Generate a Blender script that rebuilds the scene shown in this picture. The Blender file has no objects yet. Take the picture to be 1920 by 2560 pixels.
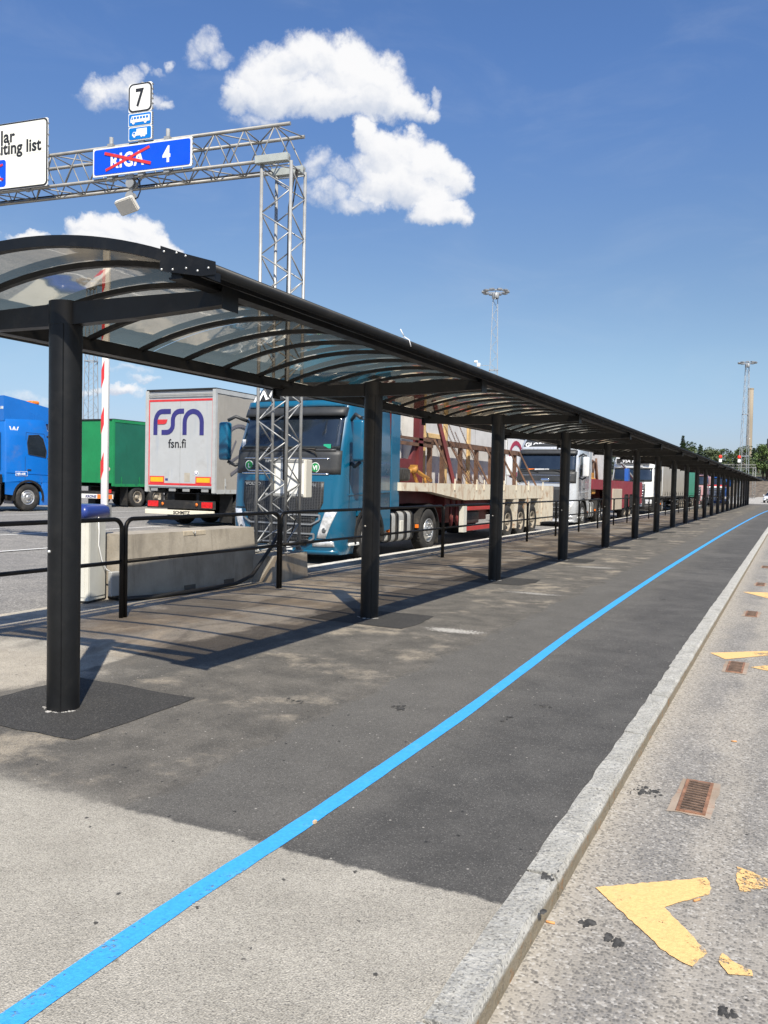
import bpy, bmesh, math, random
from mathutils import Vector, Matrix
random.seed(7)
rad = math.radians
sc = bpy.context.scene
COL = sc.collection

# ------------------------------------------------------------------ camera
YAW, PITCH, ROLL, FPX, EYE = 0.456651, -0.035140, 0.021181, 2076.42, 1.5
def cam_axes():
    f = Vector((-math.sin(YAW)*math.cos(PITCH), math.cos(YAW)*math.cos(PITCH), math.sin(PITCH)))
    r = Vector((math.cos(YAW), math.sin(YAW), 0)); u = r.cross(f)
    c, s = math.cos(ROLL), math.sin(ROLL)
    return r*c+u*s, u*c-r*s, f
CR, CU, CF = cam_axes()
cd = bpy.data.cameras.new("camera"); co = bpy.data.objects.new("camera", cd); COL.objects.link(co)
cd.sensor_fit = 'VERTICAL'; cd.sensor_height = 24.0; cd.lens = FPX/2560*24.0
cd.clip_start = 0.05; cd.clip_end = 6000
M = Matrix((CR, CU, -CF)).transposed().to_4x4(); M.translation = Vector((0, 0, EYE)); co.matrix_world = M
sc.camera = co
def pixdir(px, py):
    return (CR*((px-960)/FPX)-CU*((py-1280)/FPX)+CF).normalized()
def at_y(px, py, y):
    d = pixdir(px, py); return Vector((0, 0, EYE))+d*(y/d.y)

# ------------------------------------------------------------------ light
SUN = Vector((0.546, -0.685, 1.0)).normalized()
SUN_EL = math.asin(SUN.z); SUN_AZ = math.atan2(SUN.x, SUN.y)
sd = bpy.data.lights.new("sun", 'SUN'); so = bpy.data.objects.new("sun", sd); COL.objects.link(so)
sd.energy = 4.3; sd.angle = rad(0.55); sd.color = (1.0, 0.93, 0.81)
so.rotation_euler = SUN.to_track_quat('Z', 'Y').to_euler(); so.location = (20, -20, 40)
sc.view_settings.view_transform = 'Standard'; sc.view_settings.look = 'None'
sc.view_settings.exposure = 0.72; sc.view_settings.gamma = 1.0

# ------------------------------------------------------------------ node helper
class NT:
    def __init__(s, tree): s.t = tree; s.n = tree.nodes; s.l = tree.links
    def link(s, v, sock):
        if hasattr(v, 'is_output'): s.l.new(v, sock)
        elif v is not None:
            try: sock.default_value = v
            except Exception: sock.default_value = tuple(v)+(1.0,)
    def math(s, op, a, b=None, c=None, clamp=False):
        n = s.n.new('ShaderNodeMath'); n.operation = op; n.use_clamp = clamp
        s.link(a, n.inputs[0]); s.link(b, n.inputs[1]); s.link(c, n.inputs[2]); return n.outputs[0]
    def vm(s, op, a, b=None, scale=None):
        n = s.n.new('ShaderNodeVectorMath'); n.operation = op
        s.link(a, n.inputs[0])
        if b is not None: s.link(b, n.inputs[1])
        if scale is not None: s.link(scale, n.inputs['Scale'])
        return n.outputs['Value'] if op in ('LENGTH', 'DOT_PRODUCT', 'DISTANCE') else n.outputs[0]
    def noise(s, vec, scale, detail=4, rough=.55, dist=0, color=False):
        n = s.n.new('ShaderNodeTexNoise'); s.link(vec, n.inputs['Vector']); n.inputs['Scale'].default_value = scale
        n.inputs['Detail'].default_value = detail; n.inputs['Roughness'].default_value = rough; n.inputs['Distortion'].default_value = dist
        return n.outputs[1] if color else n.outputs[0]
    def voro(s, vec, scale, feature='F1', out=0, rnd=1.0):
        n = s.n.new('ShaderNodeTexVoronoi'); n.feature = feature; s.link(vec, n.inputs['Vector']); n.inputs['Scale'].default_value = scale
        n.inputs['Randomness'].default_value = rnd
        return n.outputs[out]
    def mix(s, fac, a, b, mode='MIX'):
        n = s.n.new('ShaderNodeMix'); n.data_type = 'RGBA'; n.blend_type = mode
        s.link(fac, n.inputs[0]); s.link(a, n.inputs[6]); s.link(b, n.inputs[7]); return n.outputs[2]
    def rng(s, v, a, b, c=0.0, d=1.0, smooth=True):
        n = s.n.new('ShaderNodeMapRange'); n.interpolation_type = 'SMOOTHSTEP' if smooth else 'LINEAR'
        s.link(v, n.inputs[0])
        for i, x in enumerate((a, b, c, d)): s.link(x, n.inputs[i+1])
        return n.outputs[0]
    def sep(s, v):
        n = s.n.new('ShaderNodeSeparateXYZ'); s.link(v, n.inputs[0]); return n.outputs
    def comb(s, x, y, z):
        n = s.n.new('ShaderNodeCombineXYZ')
        s.link(x, n.inputs[0]); s.link(y, n.inputs[1]); s.link(z, n.inputs[2]); return n.outputs[0]
    def pos(s): return s.n.new('ShaderNodeNewGeometry').outputs['Position']
    def obj(s): return s.n.new('ShaderNodeTexCoord').outputs['Object']
    def bump(s, h, strength=.3, dist=.01):
        n = s.n.new('ShaderNodeBump'); s.link(h, n.inputs['Height']); n.inputs['Strength'].default_value = strength
        n.inputs['Distance'].default_value = dist; return n.outputs[0]

def c4(c): return (c[0], c[1], c[2], 1.0)
def srgb(r, g, b):
    return tuple((v/255/12.92) if v/255 <= .04045 else ((v/255+.055)/1.055)**2.4 for v in (r, g, b))

# ------------------------------------------------------------------ world : sky with clouds
W = bpy.data.worlds.new("World"); sc.world = W; W.use_nodes = True
w = NT(W.node_tree); w.n.clear()
def angles(px, py):
    d = pixdir(px, py); return math.atan2(d.x, d.y), math.asin(d.z)
# cloud puffs : (px, py, rx, ry, weight)  positions given as directions in the sky
PUFFS = [(640,205,62,70,1),(700,165,95,66,1),(770,140,95,66,1),(850,150,85,60,1),(900,190,100,72,1),(960,200,80,66,1),(1010,240,66,46,1),
 (690,235,110,54,1),(800,235,150,58,1.05),(900,252,130,46,1),(1070,258,38,26,.85),(1098,232,18,32,.5),(600,235,40,44,.85),(630,285,60,24,.45),
 (905,345,34,46,1),(950,375,70,48,1),(1020,360,60,46,1),(1070,400,66,58,1),(1110,420,60,50,1),(1145,450,40,44,.95),(980,430,120,60,1),(1040,480,120,46,1),
 (930,480,80,44,.85),(850,440,60,34,.55),(815,485,70,36,.62),(880,515,80,24,.62),(1100,522,80,36,1.05),(1060,535,60,30,.95),(1145,535,42,24,.9),(785,425,44,40,.55),
 (235,582,60,34,1),(290,570,56,36,1),(345,565,62,34,1),(380,600,50,40,1),(410,625,46,36,1),(320,625,110,40,1.05),(225,625,70,32,1),(60,598,54,14,.8),(95,590,30,12,.8),
 (240,238,44,36,.72),(290,225,48,36,.72),(320,195,34,26,.62),(345,165,18,20,.5),(365,250,50,20,.55),(405,268,30,14,.62),(250,265,70,24,.4),
 (415,150,20,14,.55),(385,170,22,13,.42),(520,110,40,40,.55),(555,140,34,26,.5),(480,130,24,34,.4),(500,160,40,18,.35),
 (320,975,52,20,.9),(300,985,70,14,.8),(365,950,50,14,.5),(330,925,90,14,.35),(210,990,60,14,.4),(70,1000,80,22,.35),(500,930,70,16,.4)]
PUFFS = [(a, b+16, c, d*.90, e) if 570 < a < 1110 and b < 300 else (a, b, c, d, e) for a, b, c, d, e in PUFFS]
tc = w.n.new('ShaderNodeTexCoord').outputs['Generated']
d = w.vm('NORMALIZE', tc)
dx, dy, dz = w.sep(d)
el = w.math('ARCSINE', dz); az = w.math('ARCTAN2', dx, dy)
n1 = w.noise(d, 9, 7, .62, 0, True); n2 = w.noise(d, 42, 6, .62, 0, True)
wr = w.vm('ADD', w.vm('SCALE', w.vm('SUBTRACT', n1, (.5, .5, .5)), scale=.055), w.vm('SCALE', w.vm('SUBTRACT', n2, (.5, .5, .5)), scale=.026))
pos = w.vm('ADD', w.comb(az, el, 0.0), wr)
dens = None; sh_num = None; sh_den = None
for px, py, rx, ry, wt in PUFFS:
    a, e = angles(px, py); ce = math.cos(e)
    q = w.vm('MULTIPLY', w.vm('SUBTRACT', pos, (a, e, 0)), (ce*FPX*.97/rx, FPX*.97/ry, 0))
    k = w.math('MULTIPLY', w.math('SUBTRACT', 1.0, w.vm('DOT_PRODUCT', q, q), clamp=True), wt)
    kk = w.math('MULTIPLY', k, k)
    sv = w.math('MULTIPLY', k, w.vm('DOT_PRODUCT', q, (.25, 1.0, 0)))
    dens = k if dens is None else w.math('MAXIMUM', dens, k)
    sh_num = sv if sh_num is None else w.math('ADD', sh_num, sv)
    sh_den = k if sh_den is None else w.math('ADD', sh_den, k)
nf = w.noise(d, 70, 7, .68); nl = w.noise(d, 24, 5, .6)
field = w.math('ADD', dens, w.math('MULTIPLY', w.math('SUBTRACT', nf, .5), .62))
field = w.math('ADD', field, w.math('MULTIPLY', w.math('SUBTRACT', nl, .5), .5))
cov = w.math('MULTIPLY', w.rng(field, .06, .80), w.rng(dens, .0, .18))
shade = w.math('DIVIDE', sh_num, w.math('ADD', sh_den, .05))
shade = w.math('ADD', shade, w.math('MULTIPLY', w.math('SUBTRACT', nl, .5), 1.1))
lit = w.rng(shade, -.62, .22)
sky = w.n.new('ShaderNodeTexSky'); sky.sky_type = 'NISHITA'; sky.sun_disc = False
sky.sun_elevation = SUN_EL; sky.sun_rotation = SUN_AZ; sky.altitude = 0; sky.air_density = 1.0; sky.dust_density = 0.6; sky.ozone_density = 2.0
tint = w.mix(w.rng(el, .02, .15), c4((.73, .775, 1.04)), c4((.90, .955, 1.02)))
tint = w.mix(w.rng(el, .17, .50), tint, c4((.80, 1.03, 1.36)))
skyc = w.mix(1.0, sky.outputs[0], tint, 'MULTIPLY')
# thin high cirrus veil
cz = w.noise(w.vm('MULTIPLY', w.comb(az, el, 0.0), (3.0, 9.0, 1)), 1.6, 6, .6, .6)
veil = w.math('MULTIPLY', w.rng(cz, .45, .85), .10)
CLOUD_LIT = (8.4, 8.4, 8.5); CLOUD_SHADE = (5.3, 5.8, 6.8)
cl = w.mix(lit, c4(CLOUD_SHADE), c4(CLOUD_LIT))
skyc = w.mix(veil, skyc, c4((6.2, 6.7, 7.4)))
skyc = w.mix(cov, skyc, cl)
bg = w.n.new('ShaderNodeBackground'); w.link(skyc, bg.inputs[0]); bg.inputs[1].default_value = 0.070
wo = w.n.new('ShaderNodeOutputWorld'); w.l.new(bg.outputs[0], wo.inputs[0])
W.cycles.sampling_method = 'MANUAL'; W.cycles.sample_map_resolution = 512

# ------------------------------------------------------------------ materials
MATS = {}
def mat(name, col, rough=.5, metal=0.0, var=.12, vs=2.5, bump=0.0, bs=60, dirt=None, dirt_amt=.0, dirt_scale=1.5, spec=.5, coat=0.0, streak=None):
    if name in MATS: return MATS[name]
    m = bpy.data.materials.new(name); m.use_nodes = True; t = NT(m.node_tree); b = t.n['Principled BSDF']
    p = t.obj()
    nz = t.noise(p, vs, 5, .6)
    lo = tuple(c*(1-var) for c in col); hi = tuple(min(1, c*(1+var)) for c in col)
    base = t.mix(t.rng(nz, .3, .7), c4(lo), c4(hi))
    if dirt is not None:
        dn = t.noise(p, dirt_scale, 7, .7, .4)
        base = t.mix(t.math('MULTIPLY', t.rng(dn, .5, .72), dirt_amt), base, c4(dirt))
    if streak is not None:
        sx = t.vm('MULTIPLY', p, (9, 9, .5)); sn = t.noise(sx, 1.0, 5, .65, .2); sb = t.noise(p, .7, 3)
        base = t.mix(t.math('MULTIPLY', t.math('MULTIPLY', t.rng(sn, .52, .68), t.rng(sb, .40, .6)), streak[1]), base, c4(streak[0]))
    t.link(base, b.inputs['Base Color'])
    t.link(t.rng(t.noise(p, vs*3.1, 4), .25, .75, max(.03, rough-.07), min(1, rough+.08), False), b.inputs['Roughness'])
    b.inputs['Metallic'].default_value = metal; b.inputs['Specular IOR Level'].default_value = spec
    if coat: b.inputs['Coat Weight'].default_value = coat; b.inputs['Coat Roughness'].default_value = .06
    if bump: t.link(t.bump(t.noise(p, bs, 4), bump, .01), b.inputs['Normal'])
    MATS[name] = m; return m
def paint(name, col, **k):
    return mat(name, col, rough=.32, var=.05, vs=1.3, coat=.6, dirt=(.16, .14, .12), dirt_amt=.25, dirt_scale=1.1, bump=.03, bs=5, **k)
BLACK = mat('black_powder_coat', (.0075, .0078, .0082), .42, var=.25, vs=4, dirt=(.06, .055, .048), dirt_amt=.2, dirt_scale=3, bump=.05, bs=140, spec=.32)
STEEL = mat('grey_steel', (.335, .34, .335), .42, .25, var=.12, vs=6, dirt=(.2, .19, .17), dirt_amt=.3, dirt_scale=5)
DSTEEL = mat('weathered_chord_steel', (.27, .265, .25), .5, .2, var=.15, vs=5, dirt=(.12, .1, .08), dirt_amt=.4, dirt_scale=4)
RUBBER = mat('tyre_rubber', (.022, .021, .020), .8, var=.3, vs=8, dirt=(.16, .14, .12), dirt_amt=.4, dirt_scale=3, bump=.2, bs=90)
RIM = mat('steel_rim', (.55, .55, .54), .32, .7, var=.15, vs=9, dirt=(.2, .17, .13), dirt_amt=.4, dirt_scale=6)
RIMD = mat('dusty_rim', (.30, .265, .21), .6, .1, var=.3, vs=9, dirt=(.14, .06, .03), dirt_amt=.7, dirt_scale=6)
DARK = mat('chassis_black', (.014, .0135, .013), .65, var=.3, vs=5, dirt=(.12, .1, .08), dirt_amt=.3, dirt_scale=4)
CHROME = mat('chrome', (.72, .73, .74), .15, .95, var=.05)
LAMP = mat('headlight_glass', (.74, .75, .76), .1, .35, var=.3, vs=11, spec=.8)
GLASS = mat('dark_window_glass', (.012, .017, .023), .04, 0, var=.35, vs=1.2, spec=.9, coat=.6)
PLASTIC = mat('dark_grey_plastic', (.032, .034, .036), .5, var=.15, vs=5, dirt=(.15, .13, .11), dirt_amt=.2)
WHITE = mat('white_paint', (.78, .78, .75), .45, var=.05, vs=3, dirt=(.35, .31, .26), dirt_amt=.2)
ORANGE = mat('orange_plastic', (.85, .2, .02), .25, var=.08)
REDLAMP = mat('red_lamp_plastic', (.6, .012, .015), .15, var=.25, vs=14, coat=.5)
YELLOW = mat('yellow_reflector', (.85, .42, .015), .4, var=.06, vs=9)
INK = mat('black_ink', (.018, .018, .02), .5, var=.1)
WINK = mat('white_ink', (.8, .8, .79), .45, var=.04)
REDINK = mat('red_tape', (.6, .035, .04), .4, var=.1, vs=6)
BLUEINK = mat('blue_sign_sheet', (.003, .075, .62), .35, var=.04)
BLUESIGN = mat('light_blue_sign_sheet', (.004, .17, .55), .35, var=.04)
GREENINK = mat('green_sticker', (.015, .27, .07), .4, var=.05)
NAVY = mat('navy_print', (.035, .032, .17), .45, var=.08)
CREAM = mat('cream_sign_face', (.82, .81, .72), .4, var=.03, vs=2)
BOLT = mat('bolt_zinc', (.55, .55, .53), .35, .6)
BLUEPLASTIC = mat('dark_blue_plastic', (.018, .04, .2), .35, var=.08, coat=.3, dirt=(.2, .2, .2), dirt_amt=.15)
GREYWHITE = mat('cabinet_light_grey', (.60, .585, .52), .5, var=.04, vs=4, streak=((.4, .36, .28), .25))
GREYSHADE = mat('shaded_cabinet_grey', (.50, .50, .46), .5, var=.04, vs=4, streak=((.33, .3, .25), .25))  # cabinet grey darkened for the side turned further from the sun
CABLE = mat('cable_rubber', (.012, .012, .012), .6, var=.2)

def smoked():
    m = bpy.data.materials.new('smoked_polycarbonate'); m.use_nodes = True; t = NT(m.node_tree); t.n.clear()
    p = t.pos()
    tr = t.n.new('ShaderNodeBsdfTransparent'); gl = t.n.new('ShaderNodeBsdfGlossy')
    dn = t.noise(p, 2.2, 6, .65)
    t.link(t.mix(t.rng(dn, .35, .75), c4((.635, .55, .43)), c4((.57, .49, .385))), tr.inputs[0])
    gl.inputs['Roughness'].default_value = .035; gl.inputs[0].default_value = (.95, .89, .79, 1)
    wv = t.noise(t.vm('MULTIPLY', p, (.6, 1.6, .6)), 1.3, 2, .5)
    bn = t.bump(wv, .09, .05); t.link(bn, gl.inputs['Normal'])
    fr = t.n.new('ShaderNodeLayerWeight'); fr.inputs[0].default_value = .5
    fac = t.math('ADD', .07, t.math('MULTIPLY', t.math('POWER', fr.outputs['Facing'], 1.75), .90), clamp=True)
    mx = t.n.new('ShaderNodeMixShader'); t.link(fac, mx.inputs[0]); t.l.new(tr.outputs[0], mx.inputs[1]); t.l.new(gl.outputs[0], mx.inputs[2])
    di = t.n.new('ShaderNodeBsdfDiffuse'); di.inputs[0].default_value = (.34, .295, .22, 1)
    m2 = t.n.new('ShaderNodeMixShader'); t.link(t.rng(dn, .35, .8, .05, .12), m2.inputs[0]); t.l.new(mx.outputs[0], m2.inputs[1]); t.l.new(di.outputs[0], m2.inputs[2])
    o = t.n.new('ShaderNodeOutputMaterial'); t.l.new(m2.outputs[0], o.inputs[0]); return m
SMOKED = smoked()

# ------------------------------------------------------------------ mesh helper
class MB:
    def __init__(s): s.v = []; s.f = []; s.sm = []
    def add(s, vs, fs, smooth=False):
        o = len(s.v); s.v += [Vector(v) for v in vs]; s.f += [[i+o for i in f] for f in fs]; s.sm += [smooth]*len(fs); return s
    def box(s, a, b):
        (x0, y0, z0), (x1, y1, z1) = a, b
        return s.add([(x0,y0,z0),(x1,y0,z0),(x1,y1,z0),(x0,y1,z0),(x0,y0,z1),(x1,y0,z1),(x1,y1,z1),(x0,y1,z1)],
                     [(0,3,2,1),(4,5,6,7),(0,1,5,4),(1,2,6,5),(2,3,7,6),(3,0,4,7)])
    def cbox(s, c, d): return s.box([c[i]-d[i]/2 for i in range(3)], [c[i]+d[i]/2 for i in range(3)])
    def bev(s, a, b, r=.01, seg=2):
        bm = bmesh.new(); bmesh.ops.create_cube(bm, size=1)
        for v in bm.verts: v.co = Vector([a[i]+(b[i]-a[i])*(v.co[i]+.5) for i in range(3)])
        bmesh.ops.bevel(bm, geom=bm.edges[:], offset=r, segments=seg, affect='EDGES', profile=.5)
        return s.bm(bm, seg > 1)
    def bm(s, bm, smooth=False):
        bm.verts.index_update()
        s.add([v.co.copy() for v in bm.verts], [[v.index for v in f.verts] for f in bm.faces], smooth); bm.free(); return s
    def bar(s, p, q, w, h=None, up=(0, 0, 1)):
        h = w if h is None else h; p, q = Vector(p), Vector(q); d = (q-p).normalized(); up = Vector(up)
        if abs(d.dot(up)) > .98: up = Vector((1, 0, 0)) if abs(d.x) < .9 else Vector((0, 1, 0))
        r = d.cross(up).normalized()*(w/2); u = r.cross(d).normalized()*(h/2)
        return s.add([p-r-u, p+r-u, p+r+u, p-r+u, q-r-u, q+r-u, q+r+u, q-r+u],
                     [(0,3,2,1),(4,5,6,7),(0,1,5,4),(1,2,6,5),(2,3,7,6),(3,0,4,7)])
    def tube(s, pts, r, n=8, closed=False, caps=True):
        pts = [Vector(p) for p in pts]; N = len(pts); vs = []; prev = None
        for i, p in enumerate(pts):
            a = pts[i-1] if (i > 0 or closed) else p; b = pts[(i+1) % N] if (i < N-1 or closed) else p
            d = (b-a).normalized()
            if prev is None:
                u = Vector((0, 0, 1)) if abs(d.z) < .9 else Vector((1, 0, 0))
            else: u = prev
            u = (u-d*u.dot(d)).normalized(); prev = u; v = d.cross(u)
            rr = r[i] if isinstance(r, (list, tuple)) else r
            vs += [p+(u*math.cos(2*math.pi*k/n)+v*math.sin(2*math.pi*k/n))*rr for k in range(n)]
        fs = []
        for i in range(N if closed else N-1):
            for k in range(n):
                a, b = i*n+k, i*n+(k+1) % n; c, e = ((i+1) % N)*n+(k+1) % n, ((i+1) % N)*n+k
                fs.append((a, b, c, e))
        s.add(vs, fs, n > 5)
        if caps and not closed:
            o = len(s.v)-N*n
            s.f.append([o+k for k in range(n)][::-1]); s.f.append([o+(N-1)*n+k for k in range(n)]); s.sm += [False, False]
        return s
    def prism(s, poly, ax, a, b):
        # poly in the two other axes, extruded along axis ax from a to b
        def mk(p, t):
            l = list(p); l.insert(ax, t); return l
        n = len(poly); vs = [mk(p, a) for p in poly]+[mk(p, b) for p in poly]
        fs = [list(range(n))[::-1], list(range(n, 2*n))]+[(i, (i+1) % n, n+(i+1) % n, n+i) for i in range(n)]
        return s.add(vs, fs)
    def lathe(s, prof, ax=0, n=24, c=(0, 0, 0), smooth=True):
        vs = []; fs = []; m = len(prof)
        for k in range(n):
            a = 2*math.pi*k/n
            for (t, r) in prof:
                p = [math.cos(a)*r, math.sin(a)*r]; p.insert(ax, t); vs.append([p[i]+c[i] for i in range(3)])
        for k in range(n):
            for j in range(m-1):
                fs.append((k*m+j, k*m+j+1, ((k+1) % n)*m+j+1, ((k+1) % n)*m+j))
        return s.add(vs, fs, smooth)
    def disc(s, c, r, ax, t=.006, n=20):
        poly = [(math.cos(2*math.pi*k/n)*r, math.sin(2*math.pi*k/n)*r) for k in range(n)]
        i0, i1 = [i for i in range(3) if i != ax]
        return s.prism([(c[i0]+p[0], c[i1]+p[1]) for p in poly], ax, c[ax], c[ax]+t)
    def build(s, name, m, parent=None, loc=(0, 0, 0), kind=None):
        me = bpy.data.meshes.new(name); me.from_pydata([tuple(v) for v in s.v], [], s.f)
        bm = bmesh.new(); bm.from_mesh(me); bmesh.ops.recalc_face_normals(bm, faces=bm.faces[:]); bm.to_mesh(me); bm.free()
        me.polygons.foreach_set('use_smooth', s.sm)
        me.materials.append(m); me.update()
        o = bpy.data.objects.new(name, me); COL.objects.link(o); o.location = loc
        if parent: o.parent = parent
        if kind: o['kind'] = kind
        return o
def thing(name, label, cat, loc=(0, 0, 0), rz=0, group=None):
    o = bpy.data.objects.new(name, None); COL.objects.link(o); o.location = loc; o.rotation_euler = (0, 0, rz); o.empty_display_size = .3
    return tag(o, label, cat, group)
def tag(o, label, cat, group=None):
    o['label'] = label; o['category'] = cat
    if group: o['group'] = group
    return o
def copy_tree(o, parent=None):
    c = o.copy(); COL.objects.link(c)
    if parent: c.parent = parent
    for ch in list(o.children): copy_tree(ch, c)
    return c
def text(s, size, m, parent, origin, xdir=(1, 0, 0), ydir=(0, 0, 1), name='lettering', align='LEFT', ext=.002, bold=0.0, sx=1.0, shear=0.0, space=1.0):
    cu = bpy.data.curves.new('txt', 'FONT'); cu.body = s; cu.size = size; cu.extrude = ext; cu.offset = bold; cu.align_x = align
    cu.resolution_u = 3; cu.shear = shear; cu.space_character = space
    o = bpy.data.objects.new('txt', cu); COL.objects.link(o); bpy.context.view_layer.update()
    me = bpy.data.meshes.new_from_object(o.evaluated_get(bpy.context.evaluated_depsgraph_get()))
    bpy.data.objects.remove(o); bpy.data.curves.remove(cu)
    X = Vector(xdir).normalized(); Y = Vector(ydir).normalized(); Z = X.cross(Y)
    for v in me.vertices:
        p = v.co; v.co = Vector(origin)+X*(p.x*sx)+Y*p.y+Z*p.z
    me.name = name; me.materials.clear(); me.materials.append(m)
    q = bpy.data.objects.new(name, me); COL.objects.link(q); q.parent = parent; return q
def ribbon(mb, pts, wd, y0, y1, endcut=None):
    # flat band of width wd along 2-D pts in the x-z plane, between y0 and y1
    pts = [Vector((p[0], p[1])) for p in pts]; L = []; R = []
    for i, p in enumerate(pts):
        d = (pts[min(i+1, len(pts)-1)]-pts[max(i-1, 0)]).normalized(); n = Vector((-d.y, d.x))*wd/2
        L.append(p+n); R.append(p-n)
    for i in range(len(pts)-1):
        a, b, c, e = L[i], L[i+1], R[i+1], R[i]
        mb.add([(a.x,y0,a.y),(b.x,y0,b.y),(c.x,y0,c.y),(e.x,y0,e.y),(a.x,y1,a.y),(b.x,y1,b.y),(c.x,y1,c.y),(e.x,y1,e.y)],
               [(0,1,2,3),(7,6,5,4),(0,4,5,1),(2,6,7,3)])
    return mb
def arc(cx, cz, r, a0, a1, n=10, rz=None):
    rz = r if rz is None else rz
    return [(cx+r*math.cos(rad(a0+(a1-a0)*i/n)), cz+rz*math.sin(rad(a0+(a1-a0)*i/n))) for i in range(n+1)]
def rrect(x0, z0, x1, z1, r, n=5):
    return arc(x1-r, z1-r, r, 0, 90, n)+arc(x0+r, z1-r, r, 90, 180, n)+arc(x0+r, z0+r, r, 180, 270, n)+arc(x1-r, z0+r, r, 270, 360, n)

# ------------------------------------------------------------------ ground materials
def speckle(t, p, base, sc1=260, amt=.35, grain_hi=(.45, .43, .4), grain_lo=(.03, .03, .03), hi=.86, lo=.16, hi_amt=.6):
    v = t.n.new('ShaderNodeTexVoronoi'); t.link(p, v.inputs['Vector']); v.inputs['Scale'].default_value = sc1
    r = t.sep(v.outputs['Color'])[0]
    base = t.mix(t.math('MULTIPLY', t.rng(r, hi, hi+.06), hi_amt), base, c4(grain_hi))
    base = t.mix(t.math('MULTIPLY', t.rng(r, lo, lo-.06), amt), base, c4(grain_lo))
    return base, v.outputs['Distance']

def platform_mat():
    m = bpy.data.materials.new('platform_asphalt'); m.use_nodes = True; t = NT(m.node_tree); b = t.n['Principled BSDF']
    p = t.pos(); x, y, z = t.sep(p)
    wn = t.noise(p, 1.1, 6, .65); wf = t.noise(p, 9, 5, .65); big = t.noise(p, .45, 4, .6); mid = t.noise(p, 3.0, 6, .65)
    fine = t.noise(p, 40, 4, .65)
    xw = t.math('ADD', x, t.math('ADD', t.math('MULTIPLY', t.math('SUBTRACT', wn, .5), .55), t.math('MULTIPLY', t.math('SUBTRACT', wf, .5), .12)))
    yw = t.math('ADD', y, t.math('ADD', t.math('MULTIPLY', t.math('SUBTRACT', wn, .5), .10), t.math('MULTIPLY', t.math('SUBTRACT', wf, .5), .09)))
    pale = t.mix(t.rng(mid, .3, .7), c4((.325, .302, .255)), c4((.41, .382, .325)))
    pale = t.mix(t.math('MULTIPLY', t.rng(big, .5, .7), .5), pale, c4((.43, .40, .34)))
    new = t.mix(t.rng(mid, .3, .72), c4((.068, .0655, .061)), c4((.100, .096, .0885)))
    new = t.mix(t.math('MULTIPLY', t.rng(big, .48, .66), .6), new, c4((.135, .129, .118)))
    new = t.mix(t.math('MULTIPLY', t.rng(t.math('ADD', xw, t.math('MULTIPLY', wn, .5)), -1.2, -1.75), .62), new, t.mix(mid, c4((.105, .0995, .089)), c4((.165, .155, .138))))
    # long sweeping wear streaks in the new strip
    stv = t.noise(t.vm('MULTIPLY', p, (2.2, .28, 1)), 1.6, 6, .65, .3)
    new = t.mix(t.math('MULTIPLY', t.rng(stv, .55, .78), .35), new, c4((.15, .14, .125)))
    old = t.mix(t.rng(mid, .28, .7), c4((.085, .079, .069)), c4((.155, .142, .122)))
    dust = c4((.41, .352, .268))
    sand = t.rng(t.math('ADD', wn, t.math('MULTIPLY', t.math('SUBTRACT', mid, .5), .5)), .52, .70)
    old = t.mix(t.math('MULTIPLY', sand, .65), old, dust)
    under = t.mix(t.rng(mid, .25, .7), c4((.30, .287, .252)), c4((.43, .403, .35)))
    under = t.mix(t.rng(t.math('ADD', big, t.math('MULTIPLY', t.math('SUBTRACT', wn, .5), .6)), .42, .60), under, c4((.215, .187, .152)))
    under = t.mix(t.math('MULTIPLY', t.rng(wn, .5, .66), .6), under, dust)
    pt = t.noise(t.vm('MULTIPLY', p, (1.0, .55, 1)), 1.0, 5, .6, .5)
    under = t.mix(t.math('MULTIPLY', t.rng(pt, .50, .58), .72), under, t.mix(mid, c4((.105, .1, .09)), c4((.18, .168, .148))))
    under = t.mix(t.math('MULTIPLY', t.math('MULTIPLY', t.rng(pt, .46, .37), t.rng(fine, .2, .5)), .75), under, c4((.56, .50, .40)))
    # very pale dusty sand near the open end on the left
    left = t.mix(t.rng(mid, .3, .7), c4((.36, .325, .27)), c4((.46, .415, .345)))
    c = t.mix(t.rng(xw, -2.62, -2.70), new, old)
    c = t.mix(t.rng(xw, -4.15, -4.75), c, under)
    lf = t.math('MULTIPLY', t.rng(xw, -4.3, -4.9), t.rng(t.math('ADD', y, t.math('MULTIPLY', wn, .8)), 5.9, 4.9))
    c = t.mix(lf, c, left)
    # strip of darker patched trench beside the columns
    tr = t.math('MULTIPLY', t.rng(xw, -4.95, -4.85), t.rng(xw, -4.2, -4.3))
    c = t.mix(t.math('MULTIPLY', t.math('MULTIPLY', tr, t.rng(wn, .30, .50)), .80), c, c4((.085, .08, .072)))
    # foreground old pale surface : seam across the walkway at y = 2.83
    fgs = t.rng(t.math('ADD', xw, t.math('MULTIPLY', wn, .6)), -2.0, -2.9); edge_ = t.math('ADD', t.math('MULTIPLY', t.rng(yw, 2.845, 2.815), t.math('SUBTRACT', 1.0, fgs)), t.math('MULTIPLY', t.rng(t.math('ADD', yw, t.math('MULTIPLY', t.math('SUBTRACT', mid, .5), .25)), 2.98, 2.70), fgs)); fg = edge_
    lower = t.math('MULTIPLY', t.rng(xw, -2.55, -3.1), t.rng(yw, 2.6, 2.9))
    c = t.mix(fg, c, pale)
    # tar smear right at the seam
    seam = t.math('MULTIPLY', t.rng(t.math('ABSOLUTE', t.math('SUBTRACT', yw, 2.86)), .07, .0), t.rng(wf, .35, .6))
    c = t.mix(t.math('MULTIPLY', seam, .35), c, c4((.05, .048, .045)))
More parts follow.
